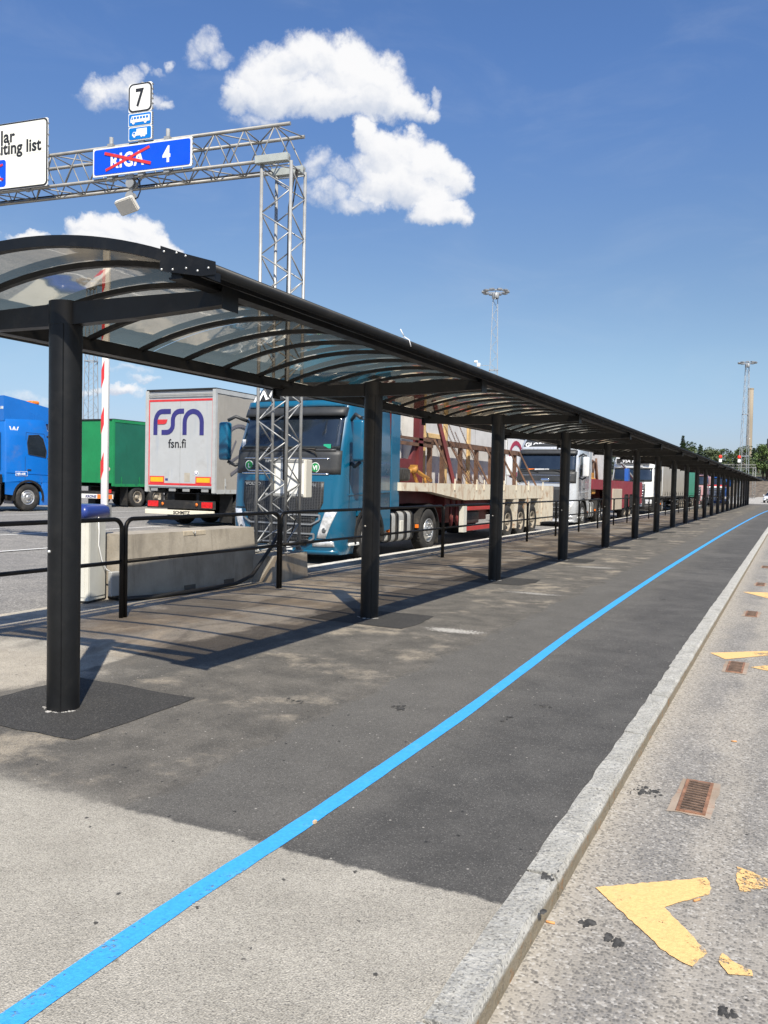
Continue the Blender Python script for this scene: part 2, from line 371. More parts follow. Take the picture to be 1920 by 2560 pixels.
    # joint line between the two asphalt lanes
    jl = t.math('MULTIPLY', t.rng(t.math('ABSOLUTE', t.math('SUBTRACT', xw, -2.70)), .018, .004), t.rng(y, 2.8, 3.0))
    c = t.mix(t.math('MULTIPLY', jl, t.rng(wf, .4, .65, 0, .45)), c, c4((.04, .039, .037)))
    # whitish chalky drag marks
    sv = t.noise(t.vm('MULTIPLY', p, (1.4, 9.0, 1)), 1.3, 6, .7, .5)
    mk = t.math('MULTIPLY', t.math('MULTIPLY', t.rng(sv, .62, .74), t.rng(xw, -2.2, -2.9)), t.rng(y, 4.5, 6.5))
    c = t.mix(t.math('MULTIPLY', mk, .5), c, c4((.34, .32, .29)))
    for cx, cy, hx, hy, am in ((-3.08, 7.93, .34, .13, .85), (-3.2, 11.3, .4, .12, .55), (-3.3, 15.7, .4, .2, .45)):
        e = t.vm('MULTIPLY', t.vm('SUBTRACT', t.comb(xw, yw, 0.0), (cx, cy, 0)), (1/hx, 1/hy, 0))
        k_ = t.rng(t.math('ADD', t.vm('LENGTH', e), t.math('MULTIPLY', t.math('SUBTRACT', fine, .5), 2.6)), 1.0, .5)
        c = t.mix(t.math('MULTIPLY', k_, am), c, c4((.50, .48, .44)))
    base, dist = speckle(t, p, c, 190, .4, (.34, .325, .30), (.02, .02, .02), .90, .10, .30)
    base = t.mix(t.math('MULTIPLY', t.rng(fine, .35, .7), .22), base, c4((.02, .02, .02)))
    gr = t.rng(t.noise(p, 150, 2, .6), .3, .7, .62, 1.38, False)
    base = t.vm('MULTIPLY', base, t.comb(gr, gr, gr))
    # sparse crumbs of asphalt and pale grit
    pw = t.vm('ADD', p, t.vm('SCALE', t.noise(p, 45, 3, .6, 0, True), scale=.035))
    v = t.n.new('ShaderNodeTexVoronoi'); t.link(pw, v.inputs['Vector']); v.inputs['Scale'].default_value = 16
    crumb = t.math('MULTIPLY', t.rng(v.outputs['Distance'], .17, .10), t.rng(t.sep(v.outputs['Color'])[1], .90, .91))
    base = t.mix(t.math('MULTIPLY', crumb, .85), base, c4((.018, .018, .018)))
    v2 = t.n.new('ShaderNodeTexVoronoi'); t.link(t.vm('ADD', p, (3.1, 7.7, 0)), v2.inputs['Vector']); v2.inputs['Scale'].default_value = 22
    grit = t.math('MULTIPLY', t.rng(v2.outputs['Distance'], .15, .09), t.rng(t.sep(v2.outputs['Color'])[1], .86, .88))
    base = t.mix(t.math('MULTIPLY', grit, .8), base, c4((.42, .395, .35)))
    t.link(base, b.inputs['Base Color']); b.inputs['Roughness'].default_value = .86; b.inputs['Specular IOR Level'].default_value = .35
    h = t.math('ADD', t.math('MULTIPLY', fine, .6), t.math('ADD', dist, t.math('MULTIPLY', crumb, 1.4)))
    h = t.math('ADD', h, t.math('MULTIPLY', t.noise(p, 110, 3, .6), .7))
    t.link(t.bump(h, .55, .006), b.inputs['Normal'])
    return m
def road_mat(name, lo, hi, dustc, dust_amt, stone=95, lines=None, spk=.6):
    m = bpy.data.materials.new(name); m.use_nodes = True; t = NT(m.node_tree); b = t.n['Principled BSDF']
    p = t.pos(); x, y, z = t.sep(p)
    mid = t.noise(p, 2.4, 6, .65); big = t.noise(p, .6, 4, .6); fine = t.noise(p, 60, 4, .6)
    c = t.mix(t.rng(mid, .3, .7), c4(lo), c4(hi))
    c = t.mix(t.math('MULTIPLY', t.rng(big, .42, .68), dust_amt), c, c4(dustc))
    st = t.noise(t.vm('MULTIPLY', p, (4.5, .55, 1)), 1.0, 5, .6, .4)
    c = t.mix(t.math('MULTIPLY', t.rng(st, .5, .72), dust_amt), c, c4(dustc))
    if lines == 'kerb':
        k = t.rng(t.math('ADD', x, t.math('MULTIPLY', t.math('SUBTRACT', mid, .5), .35)), -.50, -.74)
        c = t.mix(t.math('MULTIPLY', k, .8), c, c4(dustc))
        k2 = t.rng(t.math('ABSOLUTE', t.math('ADD', t.math('ADD', x, .26), t.math('MULTIPLY', t.math('SUBTRACT', mid, .5), .3))), .14, .02)
        c = t.mix(t.math('MULTIPLY', k2, .55), c, c4(dustc))
    v = t.n.new('ShaderNodeTexVoronoi'); t.link(t.vm('ADD', p, t.vm('SCALE', t.noise(p, 60, 2, .5, 0, True), scale=.006)), v.inputs['Vector']); v.inputs['Scale'].default_value = stone
    r = t.sep(v.outputs['Color'])[0]
    c = t.mix(t.math('MULTIPLY', t.rng(r, .42, .2), .62), c, c4(tuple(k*.45 for k in lo)))
    c = t.mix(t.math('MULTIPLY', t.rng(r, .86, .93), spk), c, c4((.48, .46, .42)))
    c = t.mix(t.math('MULTIPLY', t.rng(v.outputs['Distance'], .35, .75), .4), c, c4(dustc))
    v3 = t.n.new('ShaderNodeTexVoronoi'); t.link(p, v3.inputs['Vector']); v3.inputs['Scale'].default_value = 14
    crumb = t.math('MULTIPLY', t.rng(v3.outputs['Distance'], .14, .08), t.rng(t.sep(v3.outputs['Color'])[1], .86, .88))
    c = t.mix(t.math('MULTIPLY', crumb, .8), c, c4((.02, .02, .02)))
    t.link(c, b.inputs['Base Color']); b.inputs['Roughness'].default_value = .88; b.inputs['Specular IOR Level'].default_value = .35
    h = t.math('ADD', t.math('MULTIPLY', v.outputs['Distance'], -1.0), t.math('MULTIPLY', fine, .5))
    t.link(t.bump(h, .45, .004), b.inputs['Normal'])
    return m
def paintline(name, col, wear, wearc, thr=.55, pit=.12, fade=None, fadey=None):
    m = bpy.data.materials.new(name); m.use_nodes = True; t = NT(m.node_tree); b = t.n['Principled BSDF']
    p = t.pos(); n = t.noise(p, 6, 7, .72); f = t.noise(p, 70, 4, .65); g = t.noise(p, 28, 6, .7); x, y, z = t.sep(p)
    c = t.mix(t.rng(f, .3, .7), c4(tuple(k*.86 for k in col)), c4(tuple(min(1, k*1.04) for k in col)))
    c = t.mix(t.math('MULTIPLY', t.rng(n, .5, .72), .35), c, c4(wearc))
    t.link(c, b.inputs['Base Color']); b.inputs['Roughness'].default_value = .65
    t.link(t.bump(t.math('ADD', f, g), .5, .005), b.inputs['Normal'])
    v = t.n.new('ShaderNodeTexVoronoi'); t.link(p, v.inputs['Vector']); v.inputs['Scale'].default_value = 110
    hole = t.math('ADD', t.math('MULTIPLY', t.math('SUBTRACT', g, .5), 1.6), t.math('MULTIPLY', t.math('SUBTRACT', n, thr), 2.2))
    hole = t.math('ADD', hole, t.math('MULTIPLY', t.math('SUBTRACT', t.sep(v.outputs['Color'])[0], .5), .5))
    if fade: hole = t.math('ADD', hole, t.math('MULTIPLY', t.rng(x, fade[0], fade[1]), fade[2]))
    if fadey: hole = t.math('ADD', hole, t.math('MULTIPLY', t.rng(y, fadey[0], fadey[1]), fadey[2]))
    al = t.math('MULTIPLY', t.rng(hole, .20, .50), wear)
    tr = t.n.new('ShaderNodeBsdfTransparent'); mx = t.n.new('ShaderNodeMixShader'); t.link(al, mx.inputs[0]); t.l.new(b.outputs[0], mx.inputs[1]); t.l.new(tr.outputs[0], mx.inputs[2])
    t.l.new(mx.outputs[0], t.n['Material Output'].inputs[0]); return m
PLAT = platform_mat()
ROAD = road_mat('bus_road_asphalt', (.165, .159, .150), (.235, .225, .210), (.37, .335, .28), .50, 95, 'kerb')
LOT = road_mat('truck_lot_asphalt', (.15, .145, .138), (.20, .193, .182), (.30, .28, .25), .5, 60)
FAR = road_mat('far_apron_concrete', (.33, .31, .28), (.42, .40, .36), (.45, .42, .37), .4, 40)
NEWPATCH = road_mat('fresh_asphalt_patch', (.031, .030, .0285), (.042, .0405, .038), (.055, .053, .05), .3, 150, None, .10)
GRANITE = None
def granite():
    m = bpy.data.materials.new('kerb_granite'); m.use_nodes = True; t = NT(m.node_tree); b = t.n['Principled BSDF']
    p = t.pos(); x, y, z = t.sep(p); n = t.noise(p, 5, 6, .7); f = t.noise(p, 45, 6, .7); g = t.noise(p, 18, 6, .7)
    c = t.mix(t.rng(n, .3, .7), c4((.40, .385, .34)), c4((.54, .525, .475)))
    v = t.n.new('ShaderNodeTexVoronoi'); t.link(p, v.inputs['Vector']); v.inputs['Scale'].default_value = 130
    r = t.sep(v.outputs['Color'])[0]
    c = t.mix(t.math('MULTIPLY', t.rng(r, .2, .1), .55), c, c4((.12, .115, .105)))
    c = t.mix(t.math('MULTIPLY', t.rng(r, .85, .9), .5), c, c4((.62, .61, .57)))
    low = t.rng(z, -.012, -.035)
    c = t.mix(t.math('MULTIPLY', low, .85), c, c4((.22, .175, .105)))
    c = t.mix(t.math('MULTIPLY', t.math('MULTIPLY', low, t.rng(g, .54, .66)), .8), c, c4((.30, .15, .05)))
    t.link(c, b.inputs['Base Color']); b.inputs['Roughness'].default_value = .8
    t.link(t.bump(t.math('ADD', f, t.math('MULTIPLY', g, 1.8)), 1.0, .016), b.inputs['Normal']); return m
GRANITE = granite()
def concrete(name, lo, hi, stain=(.16, .14, .115), amt=.5):
    m = bpy.data.materials.new(name); m.use_nodes = True; t = NT(m.node_tree); b = t.n['Principled BSDF']
    p = t.obj(); n = t.noise(p, 2.2, 6, .65); f = t.noise(p, 30, 5, .65)
    c = t.mix(t.rng(n, .3, .7), c4(lo), c4(hi))
    s = t.noise(t.vm('MULTIPLY', p, (5, 5, .7)), 1.2, 6, .65, .3)
    c = t.mix(t.math('MULTIPLY', t.rng(s, .5, .7), amt), c, c4(stain))
    c = t.mix(t.math('MULTIPLY', t.rng(f, .62, .72), .4), c, c4(tuple(k*.5 for k in lo)))
    t.link(c, b.inputs['Base Color']); b.inputs['Roughness'].default_value = .85
    t.link(t.bump(f, .4, .01), b.inputs['Normal']); return m
CONC = concrete('barrier_concrete', (.27, .24, .195), (.38, .34, .28))
CONCP = concrete('precast_panel_concrete', (.47, .46, .44), (.56, .55, .53), (.36, .35, .34), .35)
CHIM = concrete('chimney_concrete', (.27, .225, .165), (.32, .27, .20), (.20, .175, .14), .4)

# ------------------------------------------------------------------ setting
def sheet(name, x0, x1, ys, zf, m, nx=1, kind='structure', skirt=0.0):
    b = MB(); xs = [x0+(x1-x0)*i/nx for i in range(nx+1)]
    vs = [(x, y, zf(x, y)) for y in ys for x in xs]; n = len(xs)
    fs = [(j*n+i, j*n+i+1, (j+1)*n+i+1, (j+1)*n+i) for j in range(len(ys)-1) for i in range(nx)]
    b.add(vs, fs); return b.build(name, m, kind=kind)
def lot_z(x, y):
    s = min(1, max(0, (y-8.2)/2.6)); s = s*s*(3-2*s)
    near = -.012+(-.092)*s
    u = min(1, max(0, (-8.5-x)/11)); return near+(.20-near*.5)*u if u > 0 else near
KX0, KX1 = -.875, -.757
ROADZ = -.085
sheet('terrain', -2500, 2500, [-400, 0, 400, 1000, 3000], lambda x, y: -.9, mat('dry_ground', (.18, .16, .12), .9, var=.3, vs=.02))
sheet('truck_lot', -90, -7.58, [-15+i*1.0 for i in range(30)]+[15+5*i for i in range(40)], lot_z, LOT, 60)
b = MB(); b.box((-7.6, -15, -.6), (KX0, 104, 0)); b.build('platform', PLAT, kind='structure')
sheet('bus_road', KX1+.002, 30, [-15, 0, 10, 30, 104], lambda x, y: ROADZ, ROAD, 4)
sheet('far_apron', -7.59, 60, [104.0, 140, 230], lambda x, y: -.03 if y < 105 else -.06, FAR, 3)
# granite kerb, one stone after another, along the bus road
def kerb(name, x0, x1, zt, zb, y0, y1, step, jit, m, kindlab):
    y = y0; k = 0; bmb = MB()
    while y < y1:
        L = step*random.uniform(.85, 1.15); n = max(2, int(L/.12)) if y < 14 else 2
        gj = .010 if y < 12 else .006; oj = random.uniform(-.004, .004); ys = [y+gj+(L-2*gj)*i/n for i in range(n+1)]
        prof = lambda: [(x0+oj+random.uniform(-jit, jit)*1.6, zt+random.uniform(-.003, .003)), ((x0+x1)/2, zt+random.uniform(-.004, .004)), (x1-.012+random.uniform(-jit, jit), zt+random.uniform(-.004, .002)), (x1+random.uniform(-jit, jit)*.6, zt-.02+random.uniform(-.006, .004)), (x1+random.uniform(-jit, jit)*.6+.004, zb)]
        rows = [prof() for _ in ys]
        vs = [(p[0], yy, p[1]) for yy, r in zip(ys, rows) for p in r]
        fs = [(j*5+i, j*5+i+1, (j+1)*5+i+1, (j+1)*5+i) for j in range(n) for i in range(4)]
        bmb.add(vs, fs, False)
        bmb.add([(rows[0][i][0], ys[0], rows[0][i][1]) for i in range(5)]+[(x0, ys[0], zb)], [(0, 1, 2, 3, 4, 5)])
        bmb.add([(rows[-1][i][0], ys[-1], rows[-1][i][1]) for i in range(5)]+[(x0, ys[-1], zb)], [(5, 4, 3, 2, 1, 0)])
        y += L
    bmb.box((x0+.01, y0, zb-.2), (x1-.02, y1, zt-.025))
    return bmb.build(name, m, kind='structure')
kerb('kerb', KX0-.006, KX1, .006, ROADZ-.05, -4, 104, 1.0, .0035, GRANITE, '')
WKERB = mat('pale_lot_kerb', (.56, .54, .49), .8, var=.12, vs=3, bump=.3, bs=40)
kerb('lot_kerb', -7.64, -7.46, .008, -.2, 8.6, 104, 1.0, .003, WKERB, '')
# markings (thin sheets about 4 mm proud of the surface below)
def flat(name, poly, z, m, kind='structure'):
    b = MB(); b.add([(x, y, z) for x, y in poly], [list(range(len(poly)))]); return b.build(name, m, kind=kind)
LINEBLUE = paintline('blue_line_paint', (.045, .35, .78), .75, (.20, .46, .72), .62, .12, None, (3.0, 2.5, .22))
YEL = paintline('yellow_road_paint', (.79, .50, .20), .95, (.62, .44, .24), .60, .12, (-.40, -.18, .42))
WHT = paintline('white_road_paint', (.66, .65, .61), .85, (.5, .48, .45), .58)
ln = []
ctrl = [(-1.865, .8), (-1.879, 1.57), (-1.890, 2.2), (-1.884, 2.6), (-1.876, 2.9), (-1.874, 3.3), (-1.874, 3.9), (-1.882, 5.1), (-1.925, 6.6), (-1.99, 8.9), (-2.04, 13), (-2.07, 18.5), (-2.07, 30), (-2.0, 43), (-1.85, 58), (-1.62, 70), (-1.35, 84), (-1.0, 103.5)]
bl = []
for i in range(len(ctrl)-1):
    p0, p1, p2, p3 = [Vector(ctrl[max(0, min(len(ctrl)-1, i+k))]) for k in (-1, 0, 1, 2)]
    for k in range(6):
        u = k/6; q = .5*((2*p1)+(p2-p0)*u+(2*p0-5*p1+4*p2-p3)*u*u+(3*p1-p0-3*p2+p3)*u**3); bl.append((q.x, q.y))
bl.append(ctrl[-1])
hw = [.046+.0015*math.sin(i*.8)+random.uniform(-.0012, .0012) for i in range(len(bl))]
b = MB(); vs = []
for (x, y), h in zip(bl, hw): vs += [(x-h, y, .004), (x+h, y, .004)]
b.add(vs, [(2*i, 2*i+1, 2*i+3, 2*i+2) for i in range(len(bl)-1)]); b.build('blue_line_marking', LINEBLUE, kind='structure')
zm = ROADZ+.004
def roadpoly(name, px):  # px already world xy
    b = MB()
    for poly in px:
        q = []
        for i in range(len(poly)):
            a_, c_ = Vector(poly[i]), Vector(poly[(i+1) % len(poly)]); L_ = (c_-a_).length; m_ = max(1, int(L_/.02))
            for k in range(m_): q.append(a_.lerp(c_, k/m_)+Vector((random.uniform(-.0035, .0035), random.uniform(-.005, .005))))
        bm = bmesh.new(); vv = [bm.verts.new((v[0], v[1], zm)) for v in q]; bm.faces.new(vv)
        bmesh.ops.triangulate(bm, faces=bm.faces[:]); b.bm(bm)
    return b.build(name, YEL, kind='structure')
roadpoly('yellow_arrow_marking', [[(-.648, 3.284), (-.26, 3.591), (-.235, 3.50), (-.243, 3.438), (-.383, 3.257), (-.206, 3.003), (-.246, 2.889), (-.324, 2.924)],
    [(-.155, 3.76), (-.036, 3.70), (.35, 3.9), (.35, 3.62), (-.03, 3.62), (-.13, 3.52), (-.15, 3.62)], [(-.165, 3.02), (-.069, 2.955), (-.06, 2.93), (-.133, 2.898), (-.17, 2.96)]])
roadpoly('yellow_chevron_marking', [[(-.665, 8.60), (-.166, 9.02), (.4, 9.5), (.4, 9.2), (-.16, 8.763), (-.513, 8.351)], [(-.285, 8.10), (-.148, 8.287), (.4, 8.8), (.4, 8.4), (-.142, 8.019)]])
roadpoly('yellow_chevron_marking', [[(-.648, 14.07), (-.25, 14.25), (.4, 14.9), (.4, 14.2), (-.27, 13.45)], [(-.2, 17.9), (.4, 18.6), (.4, 18.1), (-.15, 17.5)]])
for X in (-10.6, -13.6, -16.6, -20.2, -23.6, -27.5):
    ys = [(-6+4*i) for i in range(30)]
    b = MB(); vs = []
    for y in ys: vs += [(X-.06, y, lot_z(X-.06, y)+.006), (X+.06, y, lot_z(X+.06, y)+.006)]
    b.add(vs, [(2*i, 2*i+1, 2*i+3, 2*i+2) for i in range(len(ys)-1)]); b.build('white_lane_marking', WHT, kind='structure')
flat('white_cross_marking', [(-4.0, 103.0), (-.95, 103.0), (-.95, 103.4), (-4.0, 103.4)], .004, WHT)
# fresh asphalt patches round the column feet
CX, CY0, CD, NC = -4.183, 3.872, 4.3242, 22
for k in range(NC):
    y = CY0+k*CD; j = lambda a: random.uniform(-a, a)
    if k == 0: poly = [(-4.76, 3.41), (-4.19, 3.40), (-3.61, 3.435), (-3.60, 3.95), (-3.612, 4.49), (-4.2, 4.51), (-4.74, 4.53), (-4.76, 3.95)]
    else: poly = [(-4.72+j(.05), y-.42+j(.05)), (-4.2, y-.46+j(.03)), (-3.60+j(.06), y-.44+j(.05)), (-3.55+j(.03), y), (-3.60+j(.06), y+.46+j(.05)), (-4.2, y+.48+j(.04)), (-4.72+j(.05), y+.46+j(.05))]
    # ragged outline
    pp = []
    for i in range(len(poly)):
        a, c = Vector(poly[i]), Vector(poly[(i+1) % len(poly)])
        for s in range(4 if k < 3 else 1): pp.append(a.lerp(c, s/4)+Vector((j(.012), j(.012))))
    flat('asphalt_patch', [tuple(v) for v in pp], .004, NEWPATCH)

# ================================================================== SHELTER
GAB, FAREND = 3.47, 95.1
HX = 1.45; ZE, ZA = 2.585, 2.885      # half width, edge height, apex height (roof skin)
HL, OX = 1.45, 0.0; HM = HX
RR = (HM**2+(ZA-ZE)**2)/(2*(ZA-ZE))
def roof_z(dx, off=0): return ZA-RR+math.sqrt(max(0, (RR+off)**2-(dx-OX)**2))
GUT = mat('grey_gutter_sheet', (.36, .345, .32), .4, .1, var=.1, vs=2, dirt=(.2, .18, .15), dirt_amt=.3)
EAVE = mat('glossy_dark_eaves', (.20, .185, .165), .09, .75, var=.2, vs=2, spec=.9)
sh = thing('bus_shelter', 'long black steel walkway canopy with arched smoked roof panels on a row of round posts', 'shelter', (CX, CY0, 0))
# column (round post with a flat channel down one side)
b = MB(); prof = []
for k in range(32):
    a = 2*math.pi*k/32; x, y = .101*math.cos(a), .101*math.sin(a)
    prof.append((x, y))
b.lathe([(0, .101), (2.45, .101)], 2, 32); b.lathe([(2.45, .1035), (2.60, .1035)], 2, 32)
b.add([(p[0]*1.0247, p[1]*1.0247, 2.60) for p in prof], [list(range(32))])
b.add([(p[0]*1.0247, p[1]*1.0247, 2.45) for p in prof]+[(p[0], p[1], 2.45) for p in prof], [(i, (i+1) % 32, 32+(i+1) % 32, 32+i) for i in range(32)])
b.box((.060, -.0835, .0), (.066, -.076, 2.45))
col0 = b.build('column', BLACK, sh)
bb = MB(); bb.lathe([(-.012, 0), (-.012, .009), (0, .011), (.004, .011)], 1, 10, (-.02, -.101, 1.02)); bolt0 = bb.build('bolt', BOLT, col0)
# tarry, spalled collar where the post meets the patch
b = MB(); 
for k in range(22):
    a = random.uniform(3.4, 6.2); r = .106+random.uniform(0, .02); s = random.uniform(.003, .011)
    b.cbox((r*math.cos(a), r*math.sin(a), .004+s*.2), (s*1.8, s*1.3, s*.5))
b.build('grout_ring', mat('pale_grout', (.42, .40, .37), .9, var=.4, vs=30), col0, kind='stuff')
def arm_mb(sg):
    b = MB(); x0, x1 = .09, 1.28
    vs = []
    for x, zt, zb in ((x0, 2.59, 2.452), (x0+.5, 2.585, 2.458), (x1, 2.572, 2.488)):
        vs += [(sg*x, -.04, zb), (sg*x, .04, zb), (sg*x, .04, zt), (sg*x, -.04, zt)]
    b.add(vs, [(0, 1, 2, 3), (11, 10, 9, 8)]+[(4*j+i, 4*j+(i+1) % 4, 4*(j+1)+(i+1) % 4, 4*(j+1)+i) for j in range(2) for i in range(4)])
    return b
arms = []
for sg in (1, -1):
    a = arm_mb(sg).build('arm', BLACK, sh)
    e = MB(); e.bev((sg*1.275 if sg > 0 else sg*1.285, -.075, 2.455), (sg*1.285 if sg > 0 else sg*1.275, .075, 2.60), .004, 1)
    e.box((sg*1.2-.06, -.06, 2.575), (sg*1.2+.06, .06, 2.60)); e.build('end_plate', BLACK, a)
    arms.append(a)
for k in range(1, NC):
    c = copy_tree(col0, sh); c.location = (0, k*CD, 0)
    for a in arms:
        c = copy_tree(a, sh); c.location = (0, k*CD, 0)
# purlins, edge tubes
L0, L1 = GAB-CY0, FAREND-CY0
for sg in (1, -1):
    px = sg*1.20; pz = roof_z(px)-.065
    b = MB(); b.box((px-.03, L0+.03, pz-.045), (px+.03, L1-.03, pz+.03)); b.box((px-.045, L0+.03, pz-.058), (px+.045, L1-.03, pz-.046))
    b.box((px-.004, L0+.03, pz+.03), (px+.004, L1-.03, pz+.058)); b.build('purlin', BLACK, sh)
    ex, ez = (HX+.005, ZE-.004) if sg > 0 else (-1.80, 2.675)
    b = MB(); b.tube([(ex, L0, ez), (ex, L1, ez)], .031, 14); b.build('edge_tube', BLACK, sh)
    if sg > 0:
        b = MB(); b.box((ex-.081, L0+.02, ZE-.034), (ex-.069, L1-.02, ZE-.004)); b.build('glazing_bar', BLACK, sh)
        b = MB(); n = 6; xa, xb = 1.24, HX-.03; P = [(xa+(xb-xa)*i/n, roof_z(xa+(xb-xa)*i/n)-.014) for i in range(n+1)]
        b.add([(x, L0+.06, z) for x, z in P]+[(x, L1-.06, z) for x, z in P]+[(x, L0+.06, z-.008) for x, z in P]+[(x, L1-.06, z-.008) for x, z in P],
              [(i, i+1, n+1+i+1, n+1+i) for i in range(n)]+[(2*n+2+i+1, 2*n+2+i, 3*n+3+i, 3*n+3+i+1) for i in range(n)]); b.build('eaves_board', EAVE, sh)
    else:
        b = MB(); b.prism([(-1.46, 2.600), (-1.785, 2.667), (-1.785, 2.681), (-1.46, 2.614)], 1, L0+.04, L1-.04); b.build('gutter', GUT, sh)
        b = MB(); b.prism([(-1.64, 2.628), (-1.67, 2.634), (-1.67, 2.6435), (-1.64, 2.6373)], 1, L0+.04, L1-.04); b.build('gutter_seam', BLACK, sh, kind='stuff')
# ribs : curved flats between the purlins
def arch_pts(h, n=18, off=0, hl=None):
    hl = h+HL-HX if hl is None else hl
    return [(-hl+(h+hl)*i/n, roof_z(-hl+(h+hl)*i/n, off)) for i in range(n+1)]
def rib_mb(y0, h=1.30, wd=.042, t=.036, off=-.010):
    b = MB(); P = arch_pts(h, 16, off); n = len(P)
    vs = [(x, y0-wd/2, z) for x, z in P]+[(x, y0-wd/2, z-t) for x, z in P]+[(x, y0+wd/2, z) for x, z in P]+[(x, y0+wd/2, z-t) for x, z in P]
    fs = []
    for i in range(n-1):
        fs += [(i, i+1, n+i+1, n+i), (2*n+i+1, 2*n+i, 3*n+i, 3*n+i+1), (i, 2*n+i, 2*n+i+1, i+1), (n+i, n+i+1, 3*n+i+1, 3*n+i)]
    fs += [(0, n, 3*n, 2*n), (n-1, 3*n-1, 4*n-1, 2*n-1)]
    return b.add(vs, fs, False)
RP = CD/7; ribs = [3.985-CY0+RP*i for i in range(0, 148)]
r0 = None
for i in range(100):
    if r0 is None: r0 = rib_mb(0).build('rib', BLACK, sh); r = r0
    else: r = r0.copy(); COL.objects.link(r); r.parent = sh
    r.location = (0, ribs[i], 0)
b = MB()
for y in ribs[100:]:
    q = rib_mb(y); b.add(q.v, q.f)
b.build('rib', BLACK, sh, kind='stuff')
# gable arches and corner plates
for yy, s in ((L0, 1), (L1, -1)):
    b = MB(); P = arch_pts(HX+.03, 28, .010); t = .062; wd = .05*s
    n = len(P)
    vs = [(x, yy, z) for x, z in P]+[(x, yy, z-t) for x, z in P]+[(x, yy+wd, z) for x, z in P]+[(x, yy+wd, z-t) for x, z in P]
    fs = []
    for i in range(n-1):
        fs += [(i, i+1, n+i+1, n+i), (2*n+i+1, 2*n+i, 3*n+i, 3*n+i+1), (i, 2*n+i, 2*n+i+1, i+1), (n+i, n+i+1, 3*n+i+1, 3*n+i)]
    fs += [(0, n, 3*n, 2*n), (n-1, 3*n-1, 4*n-1, 2*n-1)]
    b.add(vs, fs); b.build('gable_arch', BLACK, sh)
    for sg in (1, -1):
        q0 = 0 if sg > 0 else HL-HX
        pl = [(sg*(1.125+q0), roof_z(1.125)+.026), (sg*(1.30+q0), roof_z(1.30)+.026), (sg*(1.487+q0), ZE+.030), (sg*(1.490+q0), ZE-.036), (sg*(1.40+q0), ZE-.036), (sg*(1.122+q0), roof_z(1.122)-.108)]
        b = MB(); b.prism(pl, 1, yy-.006*s, yy-.001*s); g = b.build('corner_plate', BLACK, sh)
        if s > 0:
            for x, z in ((1.15, 2.700), (1.235, 2.685), (1.295, 2.662), (1.135, 2.607), (1.21, 2.600), (1.30, 2.598), (1.375, 2.578), (1.445, 2.586)):
                bo = MB(); bo.lathe([(-.011, 0), (-.011, .005), (-.006, .0065)], 1, 8, (sg*x, yy, z)); bo.build('bolt', BOLT, g)
# smoked roof sheets, one per bay
edges = [GAB+.02]+[CY0+CD*(k+.5) for k in range(0, NC-1)]+[FAREND-.02]
for k in range(len(edges)-1):
    b = MB(); P = arch_pts(HX-.015, 36, 0); n = len(P)
    y0, y1 = edges[k]-CY0+.004, edges[k+1]-CY0-.004
    b.add([(x, y0, z) for x, z in P]+[(x, y1, z) for x, z in P], [(i, i+1, n+i+1, n+i) for i in range(n-1)], True)
    o = b.build('roof_panel', SMOKED, sh)
# cable tie left on the eaves tube
b = MB(); b.tube([(HX-.02, 2.18-.2, ZE+.034), (HX+.0, 2.18-.2, ZE+.045), (HX+.038, 2.18-.19, ZE+.02), (HX+.05, 2.2-.2, ZE-.03)], .004, 6)
b.tube([(HX+.0, 2.18-.2, ZE+.045), (HX-.02, 2.15-.2, ZE+.10)], .004, 6); b.build('cable_tie', WINK, sh)

# ================================================================== RAILING
RX, RP0, RL = -6.385, 6.715, 3.01
def rail_label(k):
    d = {-2: 'black railing panel at the left edge, left of the nearest shelter post', -1: 'black railing panel in front of the light grey cabinet, behind the nearest shelter post',
         0: 'black tubular railing panel in front of the long concrete barrier block', 1: 'black railing panel right of the lattice tower foot, before the teal cab',
         2: 'black tubular railing panel in front of the teal truck fuel tanks', 3: 'black tubular railing panel in front of the red side guard of the rusty trailer',
         4: 'black tubular railing panel in front of the three trailer wheels', 5: 'black railing panel in front of the rear skirts of the rusty trailer', 6: 'black tubular railing panel in front of the silver truck bumper',
         7: 'black tubular railing panel in front of the silver truck front wheel', 8: 'black tubular railing panel in front of the silver truck rear axle'}
    return d.get(k, 'one of the small distant black railing panels beyond the silver truck')
r0 = thing('railing_panel', rail_label(-3), 'railing', (RX, RP0-3*RL, 0), 0, 'black railing panels along the lot side')
R_ = .024; a, c, H = .028, RL-.028, 1.055; rc = .11
pts = [(0, a, 0), (0, a, H-rc)]+[(0, a+rc-rc*math.cos(rad(t)), H-rc+rc*math.sin(rad(t))) for t in (15, 30, 45, 60, 75, 90)]
pts += [(0, c-rc+rc*math.sin(rad(t)), H-rc+rc*math.cos(rad(t))) for t in (0, 15, 30, 45, 60, 75, 90)]+[(0, c, 0)]
b = MB(); b.tube(pts, R_, 10); b.build('hoop_frame', BLACK, r0)
b = MB(); b.tube([(0, a+.02, .60), (0, c-.02, .60)], .021, 10); b.build('mid_rail', BLACK, r0)
for k in range(-2, 30):
    c_ = copy_tree(r0); c_.location = (RX, RP0+k*RL, 0); c_['label'] = rail_label(k)
r0['label'] = 'black tubular railing panel out of view beyond the left edge of the photo'

